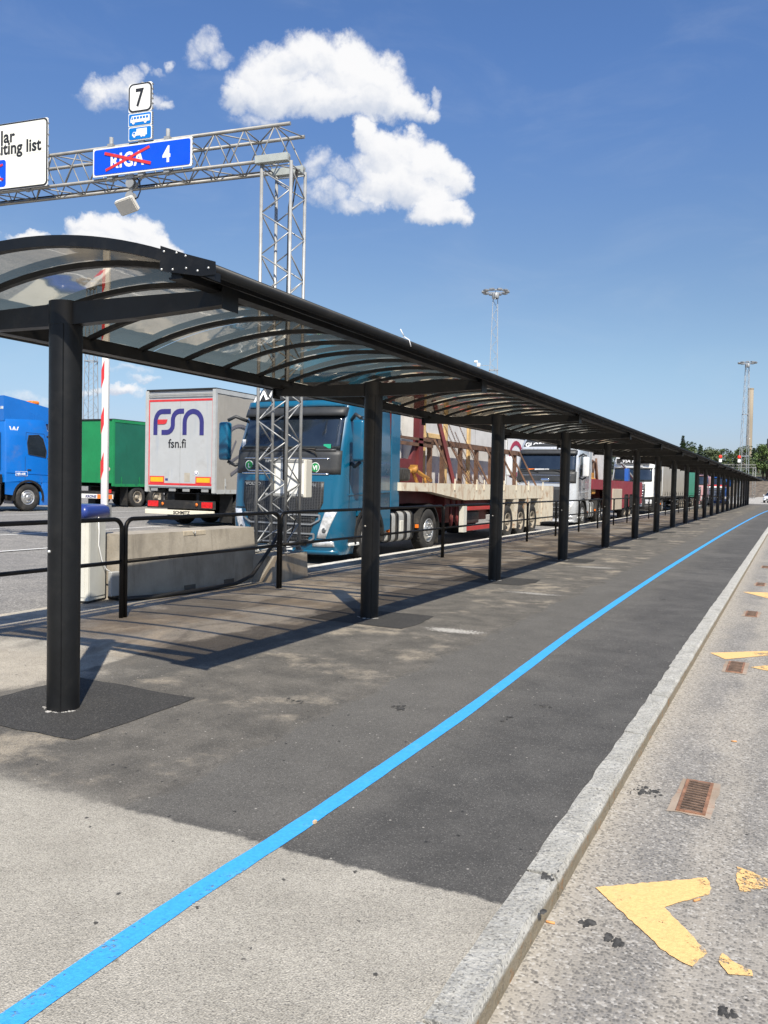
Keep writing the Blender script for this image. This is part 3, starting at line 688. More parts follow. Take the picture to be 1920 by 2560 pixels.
# ================================================================== GANTRY
TC = Vector((-7.15, 10.83, 0)); TH = rad(7)
g = thing('sign_gantry', 'grey lattice gantry with a square truss tower and a long overhead box truss carrying signs', 'gantry', TC, TH)
g['group'] = 'lattice gantries'
def truss_tower(b, x0, x1, y0, y1, z0, z1, n, r=.026, rb=.011):
    cs = [(x0, y0), (x1, y0), (x1, y1), (x0, y1)]
    for x, y in cs: b.tube([(x, y, z0), (x, y, z1)], r, 10)
    hz = (z1-z0-.2)/n
    for s in range(4):
        p, q = cs[s], cs[(s+1) % 4]
        for i in range(n):
            a, c = (p, q) if (i+s // 2) % 2 == 0 else (q, p)
            b.tube([(a[0], a[1], z0+.1+i*hz), (c[0], c[1], z0+.1+(i+1)*hz)], rb, 6)
        for z in (z0+.06, z1-.05): b.tube([(p[0], p[1], z), (q[0], q[1], z)], rb, 6)
def box_truss(b, xa, xb, y0, y1, z0, z1, n, r=.028, rb=.011):
    for y in (y0, y1):
        for z in (z0, z1): b.tube([(xa, y, z), (xb, y, z)], r, 10)
    s = (xb-xa)/n
    for i in range(n):
        u, v, h = xa+i*s, xa+(i+1)*s, xa+(i+.5)*s
        for y in (y0, y1):
            b.tube([(u, y, z0), (h, y, z1)], rb, 6); b.tube([(h, y, z1), (v, y, z0)], rb, 6)
        for z in (z0, z1):
            a, c = (y0, y1) if i % 2 else (y1, y0)
            b.tube([(h if z == z1 else u, a, z), (min(xb-.02, (h if z == z1 else u)+s), c, z)], rb, 6)
            b.tube([(h if z == z1 else u, y0, z), (h if z == z1 else u, y1, z)], rb, 6)
TW, TD = .245, .25
b = MB(); truss_tower(b, -TW, TW, -TD, TD, .42, 6.27, 18); b.build('tower', STEEL, g)
b = MB()
for x in (-TW, TW):
    for y in (-TD, TD): b.bev((x-.06, y-.06, .405), (x+.06, y+.06, .425), .004, 1); b.lathe([(.36, .012), (.46, .012), (.46, 0)], 2, 8, (x+.04, y, 0)); b.box((x-.035, y-.045, .425), (x-.03, y+.045, .5))
b.tube([(-TW, -TD, .40), (TW, TD, .55)], .011, 6); b.tube([(-TW, TD, .55), (TW, -TD, .42)], .011, 6); b.build('base_plate', STEEL, g)
b = MB(); box_truss(b, -15.2, .22, -.25, .25, 6.31, 6.82, 30); b.build('beam', DSTEEL, g)
b = MB(); b.tube([(-15, .25, 6.355), (.1, .25, 6.355)], .014, 6); b.tube([(-15, .28, 6.33), (.1, .28, 6.33)], .012, 6); b.build('cable_run', CABLE, g)
for y in (-.27, .27):
    b = MB(); b.bev((-.33, y-.055, 6.262), (.215, y+.055, 6.375), .004, 1); b.build('seat_bracket', mat('light_zinc_bracket', (.37, .395, .37), .5, .1, var=.1, vs=7, dirt=(.2, .2, .18), dirt_amt=.3), g)
b = MB(); b.tube([(.12, .2, 6.3), (.1, .12, 6.1), (.06, .08, 5.7), (.05, .08, 3.0), (.05, .08, 1.5)], .018, 8)
b.tube([(.14, .2, 6.3), (.15, .13, 6.1), (.09, .1, 5.6), (.085, .1, 3.0), (.08, .1, 1.7)], .012, 8); b.build('cable', CABLE, g)
b = MB(); truss_tower(b, -14.95-TW, -14.95+TW, -TD, TD, .42, 6.27, 18); b.build('tower', STEEL, g)
b = MB(); b.prism([(-15.6, -.2), (-14.3, -.2), (-14.4, .41), (-15.5, .41)], 1, -.6, .6); b.build('footing', CONC, g)
# pedestal under the near tower
ped = thing('tower_pedestal', 'weathered beige concrete block under the lattice tower foot beside the railing', 'concrete block', (-7.05, 10.75, 0), TH)
b = MB(); bm = bmesh.new()
b.add([(-.66, -.56, 0), (.25, -.56, 0), (.25, .50, 0), (-.66, .50, 0), (-.44, -.50, .385), (.24, -.52, .385), (.24, .47, .385), (-.44, .47, .385)],
      [(0, 3, 2, 1), (4, 5, 6, 7), (0, 1, 5, 4), (1, 2, 6, 5), (2, 3, 7, 6), (3, 0, 4, 7)]); b.build('block', CONC, ped)
bm.free()

def gpt(lx, ly, z): return Vector((TC.x+lx*math.cos(TH)-ly*math.sin(TH), TC.y+lx*math.sin(TH)+ly*math.cos(TH), z))
SGN = 'signs hung on the gantry truss'
def board(name, label, cat, x0, x1, z0, z1, ly, face, rim, r=.06, rw=.035, back=None):
    t = thing(name, label, cat, gpt(0, 0, 0), TH, SGN)
    b = MB(); b.prism(rrect(x0, z0, x1, z1, r*.4), 1, ly, ly+.018); b.build('plate', rim if back is None else back, t)
    if back is not None:
        b = MB(); b.prism(rrect(x0+.003, z0+.003, x1-.003, z1-.003, r), 1, ly-.003, ly-.001); b.build('border', rim, t)
    b = MB(); b.prism(rrect(x0+rw, z0+rw, x1-rw, z1-rw, max(.01, r-rw*.5)), 1, ly-.006, ly-.0035); b.build('face', face, t)
    b = MB()
    nn = max(2, int((x1-x0)/.5))
    for i in range(3):
        z = z0+(z1-z0)*(i+.5)/3; b.box((x0+.01, ly+.02, z-.015), (x1-.01, ly+.045, z+.015))
    for i in range(6):
        z = z0+(z1-z0)*(i+.5)/6; b.box((x1-.002, ly+.0, z-.008), (x1+.012, ly+.03, z+.008))
    b.build('stiffener', DSTEEL, t); return t
# waiting-list board
wt = board('waiting_list_sign', 'large white road sign with black border, cut off by the left edge of the photo', 'sign', -6.25, -4.14, 6.29, 7.40, -.36, CREAM, INK, .07, .03, WHITE)
LY = -.3665
text('lar', .285, INK, wt, (-5.115, LY, 7.08), bold=.008, sx=.95, space=1.05)
text('waiting list', .285, INK, wt, (-4.27, LY, 6.885), align='RIGHT', bold=.008, sx=.92, space=1.02)
b = MB(); b.prism(rrect(-6.0, 6.35, -5.0, 6.80, .05), 1, LY-.002, LY); b.build('blue_panel', BLUEINK, wt)
text('RIGA', .26, WINK, wt, (-5.10, LY-.004, 6.46), align='RIGHT', bold=.010)
b = MB(); ribbon(b, [(-5.9, 6.46), (-5.06, 6.72)], .035, LY-.009, LY-.006); ribbon(b, [(-5.9, 6.72), (-5.05, 6.47)], .035, LY-.012, LY-.0095); b.build('cross_tape', REDINK, wt)
b = MB(); b.box((-6.2, LY-.001, 6.846), (-4.18, LY, 6.85)); b.build('seam', mat('seam_grey', (.4, .4, .38), .5), wt)
# blue destination board
bs = board('destination_sign', 'wide blue sign with white border, crossed out city name and the number 4', 'sign', -3.235, -1.395, 6.325, 6.775, -.36, BLUEINK, WHITE, .05, .026)
text('RIGA', .31, WINK, bs, (-2.90, LY, 6.44), bold=.010, sx=.82, space=1.14)
text('4', .335, WINK, bs, (-1.915, LY, 6.435), bold=.012, sx=.80)
b = MB(); ribbon(b, [(-2.98, 6.41), (-2.16, 6.70)], .042, LY-.006, LY-.003); ribbon(b, [(-3.0, 6.68), (-2.13, 6.44)], .045, LY-.0095, LY-.0065); b.build('cross_tape', REDINK, bs)
# number 7 plate, bus plate, lorry plate, on a short post
s7 = board('lane_number_sign', 'white plate with thick black border and the number 7 at the top of the post', 'sign', -2.565, -2.13, 7.26, 7.71, -.36, WHITE, INK, .08, .028, WHITE)
text('7', .385, INK, s7, (-2.435, LY, 7.355), bold=.008, sx=.80)
sb = board('bus_sign', 'light blue plate with white bus symbol, between the number plate and lorry plate', 'sign', -2.565, -2.13, 7.045, 7.25, -.36, BLUESIGN, WHITE, .03, .014)
b = MB(); b.prism([(-2.52, 7.105), (-2.165, 7.105), (-2.165, 7.205), (-2.495, 7.205), (-2.52, 7.15)], 1, LY-.003, LY)
for x in (-2.465, -2.245): b.disc((x, LY-.003, 7.10), .024, 1, .003)
b.build('bus_symbol', WINK, sb)
b = MB()
for i in range(5): b.box((-2.455+i*.056, LY-.006, 7.155), (-2.415+i*.056, LY-.0035, 7.188))
b.prism([(-2.50, 7.150), (-2.474, 7.150), (-2.474, 7.188), (-2.486, 7.188)], 1, LY-.006, LY-.0035); b.build('window_mark', BLUESIGN, sb)
st = board('lorry_sign', 'light blue plate with a white lorry symbol just above the blue city sign', 'sign', -2.56, -2.125, 6.825, 7.035, -.36, BLUESIGN, WHITE, .03, .014)
b = MB(); b.prism([(-2.485, 6.895), (-2.215, 6.895), (-2.215, 7.0), (-2.405, 7.0), (-2.405, 6.955), (-2.465, 6.955), (-2.485, 6.925)], 1, LY-.003, LY)
for x in (-2.445, -2.31, -2.262): b.disc((x, LY-.003, 6.89), .022, 1, .003)
b.build('lorry_symbol', WINK, st)
b = MB(); b.prism([(-2.472, 6.922), (-2.43, 6.922), (-2.43, 6.945), (-2.46, 6.945)], 1, LY-.006, LY-.0035); b.build('window_mark', BLUESIGN, st)
for x, z1 in ((-2.93, 6.95), (-1.87, 6.96), (-2.345, 7.74), (-4.6, 7.3), (-5.8, 7.3)):
    b = MB(); b.tube([(x, -.30, 6.25), (x, -.30, z1)], .032, 12); b.box((x-.05, -.34, 6.28), (x+.05, -.22, 6.34)); b.box((x-.05, -.34, 6.79), (x+.05, -.22, 6.84)); b.build('sign_post', STEEL, g)
# antenna hanging under the truss
an = thing('antenna_reader', 'small off-white antenna box hanging on a jointed bracket below the blue city sign', 'antenna', gpt(-2.58, -.25, 6.3), TH)
b = MB(); b.disc((0, -.05, -.10), .075, 1, .02); b.disc((.0, .03, -.10), .075, 1, .02); b.box((-.08, -.06, -.03), (.08, .06, .03)); b.tube([(0, 0, -.10), (0, 0, -.26)], .03, 8)
b.disc((-.01, -.04, -.30), .075, 1, .02); b.disc((-.01, .04, -.30), .075, 1, .02); b.cbox((-.02, 0, -.34), (.09, .14, .06)); b.build('bracket', STEEL, an)
b = MB(); bm = bmesh.new(); bmesh.ops.create_cube(bm, size=1)
for v in bm.verts: v.co = Vector((v.co.x*.33, v.co.y*.24, v.co.z*.10))
bmesh.ops.bevel(bm, geom=bm.edges[:], offset=.015, segments=2, affect='EDGES')
bmesh.ops.rotate(bm, verts=bm.verts, cent=(0, 0, 0), matrix=Matrix.Rotation(rad(-12), 3, 'Y') @ Matrix.Rotation(rad(-48), 3, 'X')); bmesh.ops.translate(bm, verts=bm.verts, vec=(-.03, -.06, -.46))
b.bm(bm, False); b.build('antenna_box', mat('antenna_offwhite', (.66, .63, .56), .5, var=.04), an)
b = MB(); b.tube([(.08, .03, .02), (.14, .03, -.08), (.15, .03, -.22), (.1, .03, -.32), (.03, .03, -.33)], .011, 6); b.build('cable', CABLE, an)
# enclosure strapped to the tower
en = thing('control_enclosure', 'white electrical enclosure strapped to the lattice tower in front of the truck grille', 'enclosure', gpt(0, 0, 0), TH)
b = MB(); b.bev((-.22, .27, 1.24), (.34, .50, 1.84), .008, 1); b.build('box', GREYWHITE, en)
b = MB(); b.bev((-.19, .262, 1.27), (.31, .269, 1.81), .003, 1); b.build('door', WHITE, en)
for z in (1.28, 1.81):
    b = MB(); b.box((-.36, .253, z-.02), (.30, .2605, z+.02)); b.tube([(-.30, .26, z), (-.24, .20, z)], .012, 6); b.build('strap', STEEL, en)
b = MB(); b.tube([(.2, .3, 1.35), (.19, .25, 1.2), (.22, .22, 1.05), (.18, .2, .8), (.1, .15, .5)], .01, 6); b.tube([(.05, .3, 1.35), (.05, .2, 1.22), (.1, .15, 1.0)], .012, 6); b.build('cable', CABLE, en)

# ================================================================== BARRIER BLOCK, CABINET, BOOM, HOSE
bk = thing('concrete_barrier', 'long beige concrete barrier block with its top in sunshine between cabinet and tower', 'barrier', (-7.27, 7.66, 0), rad(-1.5))
b = MB(); b.add([(-.55, 0, 0), (.06, 0, 0), (.06, 2.62, 0), (-.55, 2.62, 0), (-.50, .03, .80), (.0, .03, .80), (.0, 2.60, .80), (-.50, 2.60, .80)],
      [(0, 3, 2, 1), (4, 5, 6, 7), (0, 1, 5, 4), (1, 2, 6, 5), (2, 3, 7, 6), (3, 0, 4, 7)])
bo = b.build('block', CONC, bk)
b = MB(); b.bev((-.03, 1.05, .735), (.010, 1.50, .803), .006, 1); b.build('lifting_recess', mat('recess_concrete', (.44, .38, .29), .85, var=.15, vs=9, bump=.3), bk)
b = MB(); b.tube([(-.0, 1.24, .80), (.016, 1.24, .78), (.018, 1.26, .745), (.016, 1.28, .78), (0, 1.28, .80)], .007, 6); b.build('lifting_loop', STEEL, bk)
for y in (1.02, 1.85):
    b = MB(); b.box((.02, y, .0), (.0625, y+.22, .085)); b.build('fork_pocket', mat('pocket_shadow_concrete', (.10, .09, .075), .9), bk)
cab = thing('barrier_cabinet', 'light grey barrier cabinet with a dark blue rounded lid behind the nearest shelter post', 'cabinet', (-7.64, 7.36, 0), rad(12))
def chamf(x0, y0, x1, y1, c): return [(x0+c, y0), (x1-c, y0), (x1, y0+c), (x1, y1-c), (x1-c, y1), (x0+c, y1), (x0, y1-c), (x0, y0+c)]
b = MB(); b.prism(chamf(-.19, -.19, .19, .19, .02), 2, .03, 1.0); b.build('housing', GREYWHITE, cab)
b = MB(); b.bev((.1905, -.155, .07), (.197, .165, .97), .002, 1); b.build('side_door', GREYSHADE, cab)
b = MB(); b.bev((-.155, -.197, .07), (.155, -.1905, .97), .002, 1); b.build('front_door', GREYWHITE, cab)
b = MB(); b.box((-.185, -.185, 0), (.185, .185, .03)); b.build('plinth', DARK, cab)
b = MB()
for i, (z, s) in enumerate(((1.0, .20), (1.03, .235), (1.10, .24), (1.15, .225), (1.18, .19))): pass
rings = [(1.0, .205), (1.035, .238), (1.09, .24), (1.135, .228), (1.165, .19), (1.172, .10)]
vs = []; 
for z, s in rings: vs += [(p[0]*.9, p[1]*1.1, z) for p in rrect(-s, -s, s, s, .05, 3)]
n = len(vs)//len(rings)
b.add(vs, [(j*n+i, j*n+(i+1) % n, (j+1)*n+(i+1) % n, (j+1)*n+i) for j in range(len(rings)-1) for i in range(n)]+[list(range((len(rings)-1)*n, len(rings)*n))], True); b.build('lid', BLUEPLASTIC, cab)
b = MB(); b.tube([(.205, .0, 1.02), (.215, .0, .85), (.212, .0, .68), (.222, .05, .5), (.24, .12, .38), (.30, .25, .30)], .007, 6); b.build('cord', WINK, cab)
boom = thing('barrier_boom', 'white boom pole with red diagonal stripes raised upright from the cabinet', 'barrier arm', (-7.56, 7.62, 0), rad(12))
b = MB(); b.bev((-.042, -.026, 1.08), (.042, .026, 4.32), .01, 2); b.build('pole', mat('boom_white', (.76, .75, .72), .4, var=.03), boom)
for i in range(5):
    z = 1.46+i*.56
    b = MB(); b.prism([(-.0425, z), (-.002, z+.12), (-.002, z+.34), (-.0425, z+.22)], 1, -.029, -.0265); b.build('red_stripe', REDINK, boom)
b = MB(); b.box((-.06, -.05, 1.0), (.06, .06, 1.16)); b.build('hub', STEEL, boom)
hs = MB(); hs.tube([(-7.45, 7.6, .035), (-7.16, 7.62, .035), (-7.06, 7.95, .03), (-7.0, 8.5, .03), (-6.98, 9.0, .032), (-6.94, 9.5, .05), (-6.93, 9.85, .13), (-6.92, 10.05, .30), (-6.92, 10.3, .50), (-6.92, 10.5, .70), (-6.92, 10.66, .90), (-6.95, 10.72, 1.25)], .028, 10)
tag(hs.build('cable_hose', CABLE), 'thick black cable hose lying along the barrier block and climbing to the tower', 'cable')
jb = MB(); jb.bev((-7.36, 7.48, .06), (-7.30, 7.62, .36), .01, 1)
tag(jb.build('junction_box', mat('junction_grey', (.30, .30, .29), .5, var=.1)), 'small grey junction box low between the cabinet and the barrier block', 'box')

# ================================================================== ROAD DRAINS, LITTER
RUST = mat('rusty_iron', (.24, .12, .07), .8, var=.35, vs=14, dirt=(.30, .2, .14), dirt_amt=.6, dirt_scale=9, bump=.4, bs=60)
RUSTD = mat('dark_rust_bar', (.17, .11, .075), .7, var=.35, vs=14, bump=.4, bs=60)
PIT_SHADE = mat('drain_pit_shade', (.012, .010, .009), .9)
MORTAR = concrete('drain_mortar', (.26, .20, .145), (.37, .30, .235), (.30, .13, .07), .9)
dl = ['rusty slotted road drain nearest the camera, in a broken mortar surround', 'rusty road drain beside the yellow chevron of the second marking', 'rusty road drain in a pale square surround, third along the kerb', 'rusty road drain in a brownish surround, fourth along the kerb', 'smallest farthest rusty road drain along the kerb']
for i, (x, y) in enumerate(((-.395, 4.52), (-.405, 8.03), (-.42, 11.62), (-.435, 15.4), (-.45, 19.0))):
    dr = thing('road_drain', dl[i], 'drain', (x, y, ROADZ), 0, 'rusty drains along the kerb')
    b = MB(); P = []
    cs = [(-.105, -.265), (.095, -.28), (.108, .262), (-.092, .252)]
    for k in range(4):
        a, c = Vector(cs[k]), Vector(cs[(k+1) % 4])
        for s in range(6): q = a.lerp(c, s/6); P.append((q.x+random.uniform(-.008, .008), q.y+random.uniform(-.01, .01), .003))
    b.add(P, [list(range(len(P)))]); b.build('mortar_surround', MORTAR, dr)
    b = MB(); b.box((-.068, -.25, -.02), (-.052, .235, .010)); b.box((.052, -.25, -.02), (.068, .235, .010)); b.box((-.052, -.25, -.02), (.052, -.235, .010)); b.box((-.052, .22, -.02), (.052, .235, .010)); b.build('frame', RUST, dr)
    b = MB(); b.add([(-.052, -.235, .0055), (.052, -.235, .0055), (.052, .22, .0055), (-.052, .22, .0055)], [(0, 1, 2, 3)]); b.build('pit', PIT_SHADE, dr)  # flat near-black sheet under the bars; the pit's shade is its colour
    b = MB()
    for k in range(13): yy = -.222+k*.0365; b.bar((-.054, yy, .0075), (.054, yy-.012, .0075), .012, .008)
    b.build('grate', RUSTD, dr)
BUTT = mat('cigarette_filter', (.55, .27, .10), .8, var=.2, vs=30)
def butt(px, py, z, lab, ang):
    d = pixdir(px, py); t = (z-EYE)/d.z; p = Vector((0, 0, EYE))+d*t
    q = Vector((math.cos(ang), math.sin(ang), 0))*.016
    b = MB(); b.tube([p-q+Vector((0, 0, .005)), p+q+Vector((0, 0, .005))], .0045, 8); tag(b.build('cigarette_butt', BUTT), lab, 'cigarette butt', 'litter on the road')
butt(1376, 2309, ROADZ, 'orange cigarette butt on the road beside the kerb, left of the yellow arrow', .1)
butt(1742, 2253, ROADZ, 'orange cigarette butt at the right tip of the yellow arrow', .9)
butt(1745, 1994, ROADZ, 'tiny cigarette butt above the yellow arrow on the road', .4)
butt(1835, 1855, ROADZ, 'small brown butt on the road right of the kerb, beyond the nearest drain', .2)
d = pixdir(787, 2058); t = (0.004-EYE)/d.z; p = Vector((0, 0, EYE))+d*t
b = MB(); b.cbox((p.x, p.y, .010), (.012, .018, .012)); tag(b.build('pebble', mat('tan_pebble', (.6, .42, .24), .7)), 'tan pebble on the right edge of the blue line', 'pebble')
# black tar blobs on the road and kerb
TAR = mat('tar_blob', (.05, .048, .044), .85, var=.5, vs=40)
def tarspot(name, cx, cy, z, sx, sy, n, ang=0.0):
    b = MB()
    for i in range(int(n*.6)):
        t = random.gauss(0, 1)*.45; u = random.gauss(0, 1)*.35
        x = cx+t*sx*math.cos(ang)-u*sy*math.sin(ang); y = cy+t*sx*math.sin(ang)+u*sy*math.cos(ang); r = random.uniform(.2, 1)**2*.013
        k = [(x+r*random.uniform(.7, 1.5)*math.cos(a), y+r*2*random.uniform(.7, 1.4)*math.sin(a)) for a in [j*1.047 for j in range(6)]]
        b.add([(p[0], p[1], z+.001) for p in k]+[(x, y, z+.0025)], [(j, (j+1) % 6, 6) for j in range(6)])
    return b.build(name, TAR, kind='stuff')
for px, py, z, sx, sy, n, a in ((1620, 1975, ROADZ, .10, .10, 60, 0), (1590, 1980, ROADZ, .06, .06, 25, 0), (1370, 2192, .004, .035, .04, 26, 0), (1385, 2180, .004, .03, .03, 10, 0), (1465, 2310, ROADZ, .03, .03, 22, 0), (1530, 2350, ROADZ, .06, .03, 38, -.6), (1815, 2530, ROADZ, .03, .03, 22, 0),
    (1005, 1770, .003, .05, .10, 30, 0), (1265, 1795, .003, .05, .10, 24, 0), (1365, 1765, .003, .06, .05, 18, 0), (730, 1750, .003, .08, .06, 20, 0), (1660, 1498, .003, .08, .15, 26, 0), (1365, 2280, .003, .02, .02, 4, 0)):
    d = pixdir(px, py); t = (z-EYE)/d.z; p = Vector((0, 0, EYE))+d*t
    tarspot('tar_crumbs', p.x, p.y, z, sx, sy, n, a)

# ================================================================== TRUCKS
def lerp_tab(tab, z):
    if z <= tab[0][0]: return tab[0][1]
    for (a, p), (b_, q) in zip(tab, tab[1:]):
        if z <= b_: return p+(q-p)*(z-a)/(b_-a)
    return tab[-1][1]
class lambda_e(float): pass
class Cab:
    # front of the cab faces -y, road at z = 0, x across
    def __init__(s, front, width, back, d=.36, n=4.4): s.front, s.width, s.back, s.d, s.n = front, width, back, d, n
    def y(s, x, z):
        w = lerp_tab(s.width, z); k = min(1, abs(x)/w)
        return lerp_tab(s.front, z)+s.d*(1-(1-k**s.n)**(1/s.n))+.05*k*k
    def ring(s, z, yb, m=22):
        w = lerp_tab(s.width, z); pts = []
        for i in range(m+1):
            t = math.pi*i/m; c = math.cos(math.pi-t); x = w*math.copysign(abs(c)**(2/s.n), c)
            pts.append((x, s.y(x, z), z))
        yb = max(yb, pts[0][1]+.05)
        return pts+[(w, yb-.06, z), (w-.06, yb, z), (-w+.06, yb, z), (-w, yb-.06, z)]
    def loft(s, zs, yb):
        b = MB(); R = [s.ring(z, yb(z) if callable(yb) else yb) for z in zs]; n = len(R[0])
        b.add([p for r in R for p in r], [(j*n+i, j*n+(i+1) % n, (j+1)*n+(i+1) % n, (j+1)*n+i) for j in range(len(R)-1) for i in range(n)], True)
        b.add(R[0], [list(range(n))[::-1]]); b.add(R[-1], [list(range(n))]); return b
    def patch(s, xl, xr, zs, eps, deep=.02, nx=22, b=None):
        # thin shell following the front ; xl, xr functions of z
        b = b or MB(); F = []; K = []
        for z in zs:
            a, c = (xl(z) if callable(xl) else xl), (xr(z) if callable(xr) else xr)
            F.append([(a+(c-a)*i/nx, s.y(a+(c-a)*i/nx, z)-eps, z) for i in range(nx+1)])
        n = nx+1; vs = [p for r in F for p in r]+[(p[0], p[1]+deep, p[2]) for r in F for p in r]; o = n*len(zs)
        fs = [(j*n+i, j*n+i+1, (j+1)*n+i+1, (j+1)*n+i) for j in range(len(zs)-1) for i in range(nx)]
        fs2 = []
        for j in range(len(zs)-1): fs2 += [(j*n, (j+1)*n, o+(j+1)*n, o+j*n), (j*n+nx, o+j*n+nx, o+(j+1)*n+nx, (j+1)*n+nx)]
        t = (len(zs)-1)*n
        for i in range(nx): fs2 += [(i, o+i, o+i+1, i+1), (t+i, t+i+1, o+t+i+1, o+t+i)]
        b.add(vs, fs, True); b.v, b.f, b.sm = b.v, b.f+[[q+len(b.v)-len(vs) for q in f] for f in fs2], b.sm+[False]*len(fs2)
        return b
WM = {}
def wheel(par, x, y, z, side, R=.5, wd=.30, rim=None, dual=False, deep=False):
    # side +1 : outer face looks +x.
    rim = rim or RIM
    key = (R, wd, side, rim.name, deep)
    if key not in WM:
        t = MB(); s = side
        prof = [(-wd*.9, R*.56), (-wd*.95, R*.72), (-wd*.92, R*.93), (-wd*.82, R), (-wd*.12, R), (-.02, R*.93), (.0, R*.74), (-.03, R*.58), (-.05, R*.55)]
        t.lathe([(p[0]*s, p[1]) for p in prof], 0, 32)
        for k in range(40):
            a = 2*math.pi*k/40
            t.bar((-wd*.8*s, math.cos(a)*R, math.sin(a)*R), (-wd*.14*s, math.cos(a+.03)*R, math.sin(a+.03)*R), .035, .014, (0, math.cos(a), math.sin(a)))
        to = t.build('wheel', RUBBER, par, (x, y, z))
        r = MB()
        if deep: prof = [(-.05, R*.55), (-.02, R*.56), (-.03, R*.52), (-.12, R*.46), (-.15, R*.40), (-.14, R*.20), (-.02, R*.19), (.0, R*.15), (.0, 0)]
        else: prof = [(-.05, R*.55), (-.015, R*.56), (-.02, R*.52), (-.07, R*.47), (-.05, R*.42), (-.012, R*.36), (-.01, R*.26), (-.03, R*.22), (.02, R*.15), (.03, R*.13), (.03, 0)]
        r.lathe([(p[0]*s, p[1]) for p in prof], 0, 28)
        for k in range(10):
            a = 2*math.pi*k/10; rr = R*(.32 if not deep else .30)
            r.lathe([(-.14*s if deep else -.012*s, .014), (.012*s-(.12*s if deep else 0), .014), (.012*s-(.12*s if deep else 0), 0)], 0, 6, (0, math.cos(a)*rr, math.sin(a)*rr))
        r.build('rim', rim, to)
        WM[key] = to; return to
    c = copy_tree(WM[key], par); c.location = (x, y, z); return c

def front_lamp(cab, sg, par, zt, zb, xi, xo, m=None):
    b = cab.patch(lambda z: (sg*xi(z) if sg > 0 else sg*xo(z)), lambda z: (sg*xo(z) if sg > 0 else sg*xi(z)), [zb+(zt-zb)*i/5 for i in range(6)], .012, .05, 8)
    h = b.build('headlight', m or LAMP, par)
    for z in (zb+.3*(zt-zb), zb+.62*(zt-zb)):
        b = MB(); x = sg*(xi(z)*.5+xo(z)*.5); y = cab.y(x, z)-.016
        b.lathe([(-.0, .0), (-.004, .03), (.0, .05), (.012, .052)], 1, 12, (x, y, z)); b.build('bulb', mat('lamp_reflector', (.16, .17, .18), .1, .5, var=.4, vs=20), h); return h

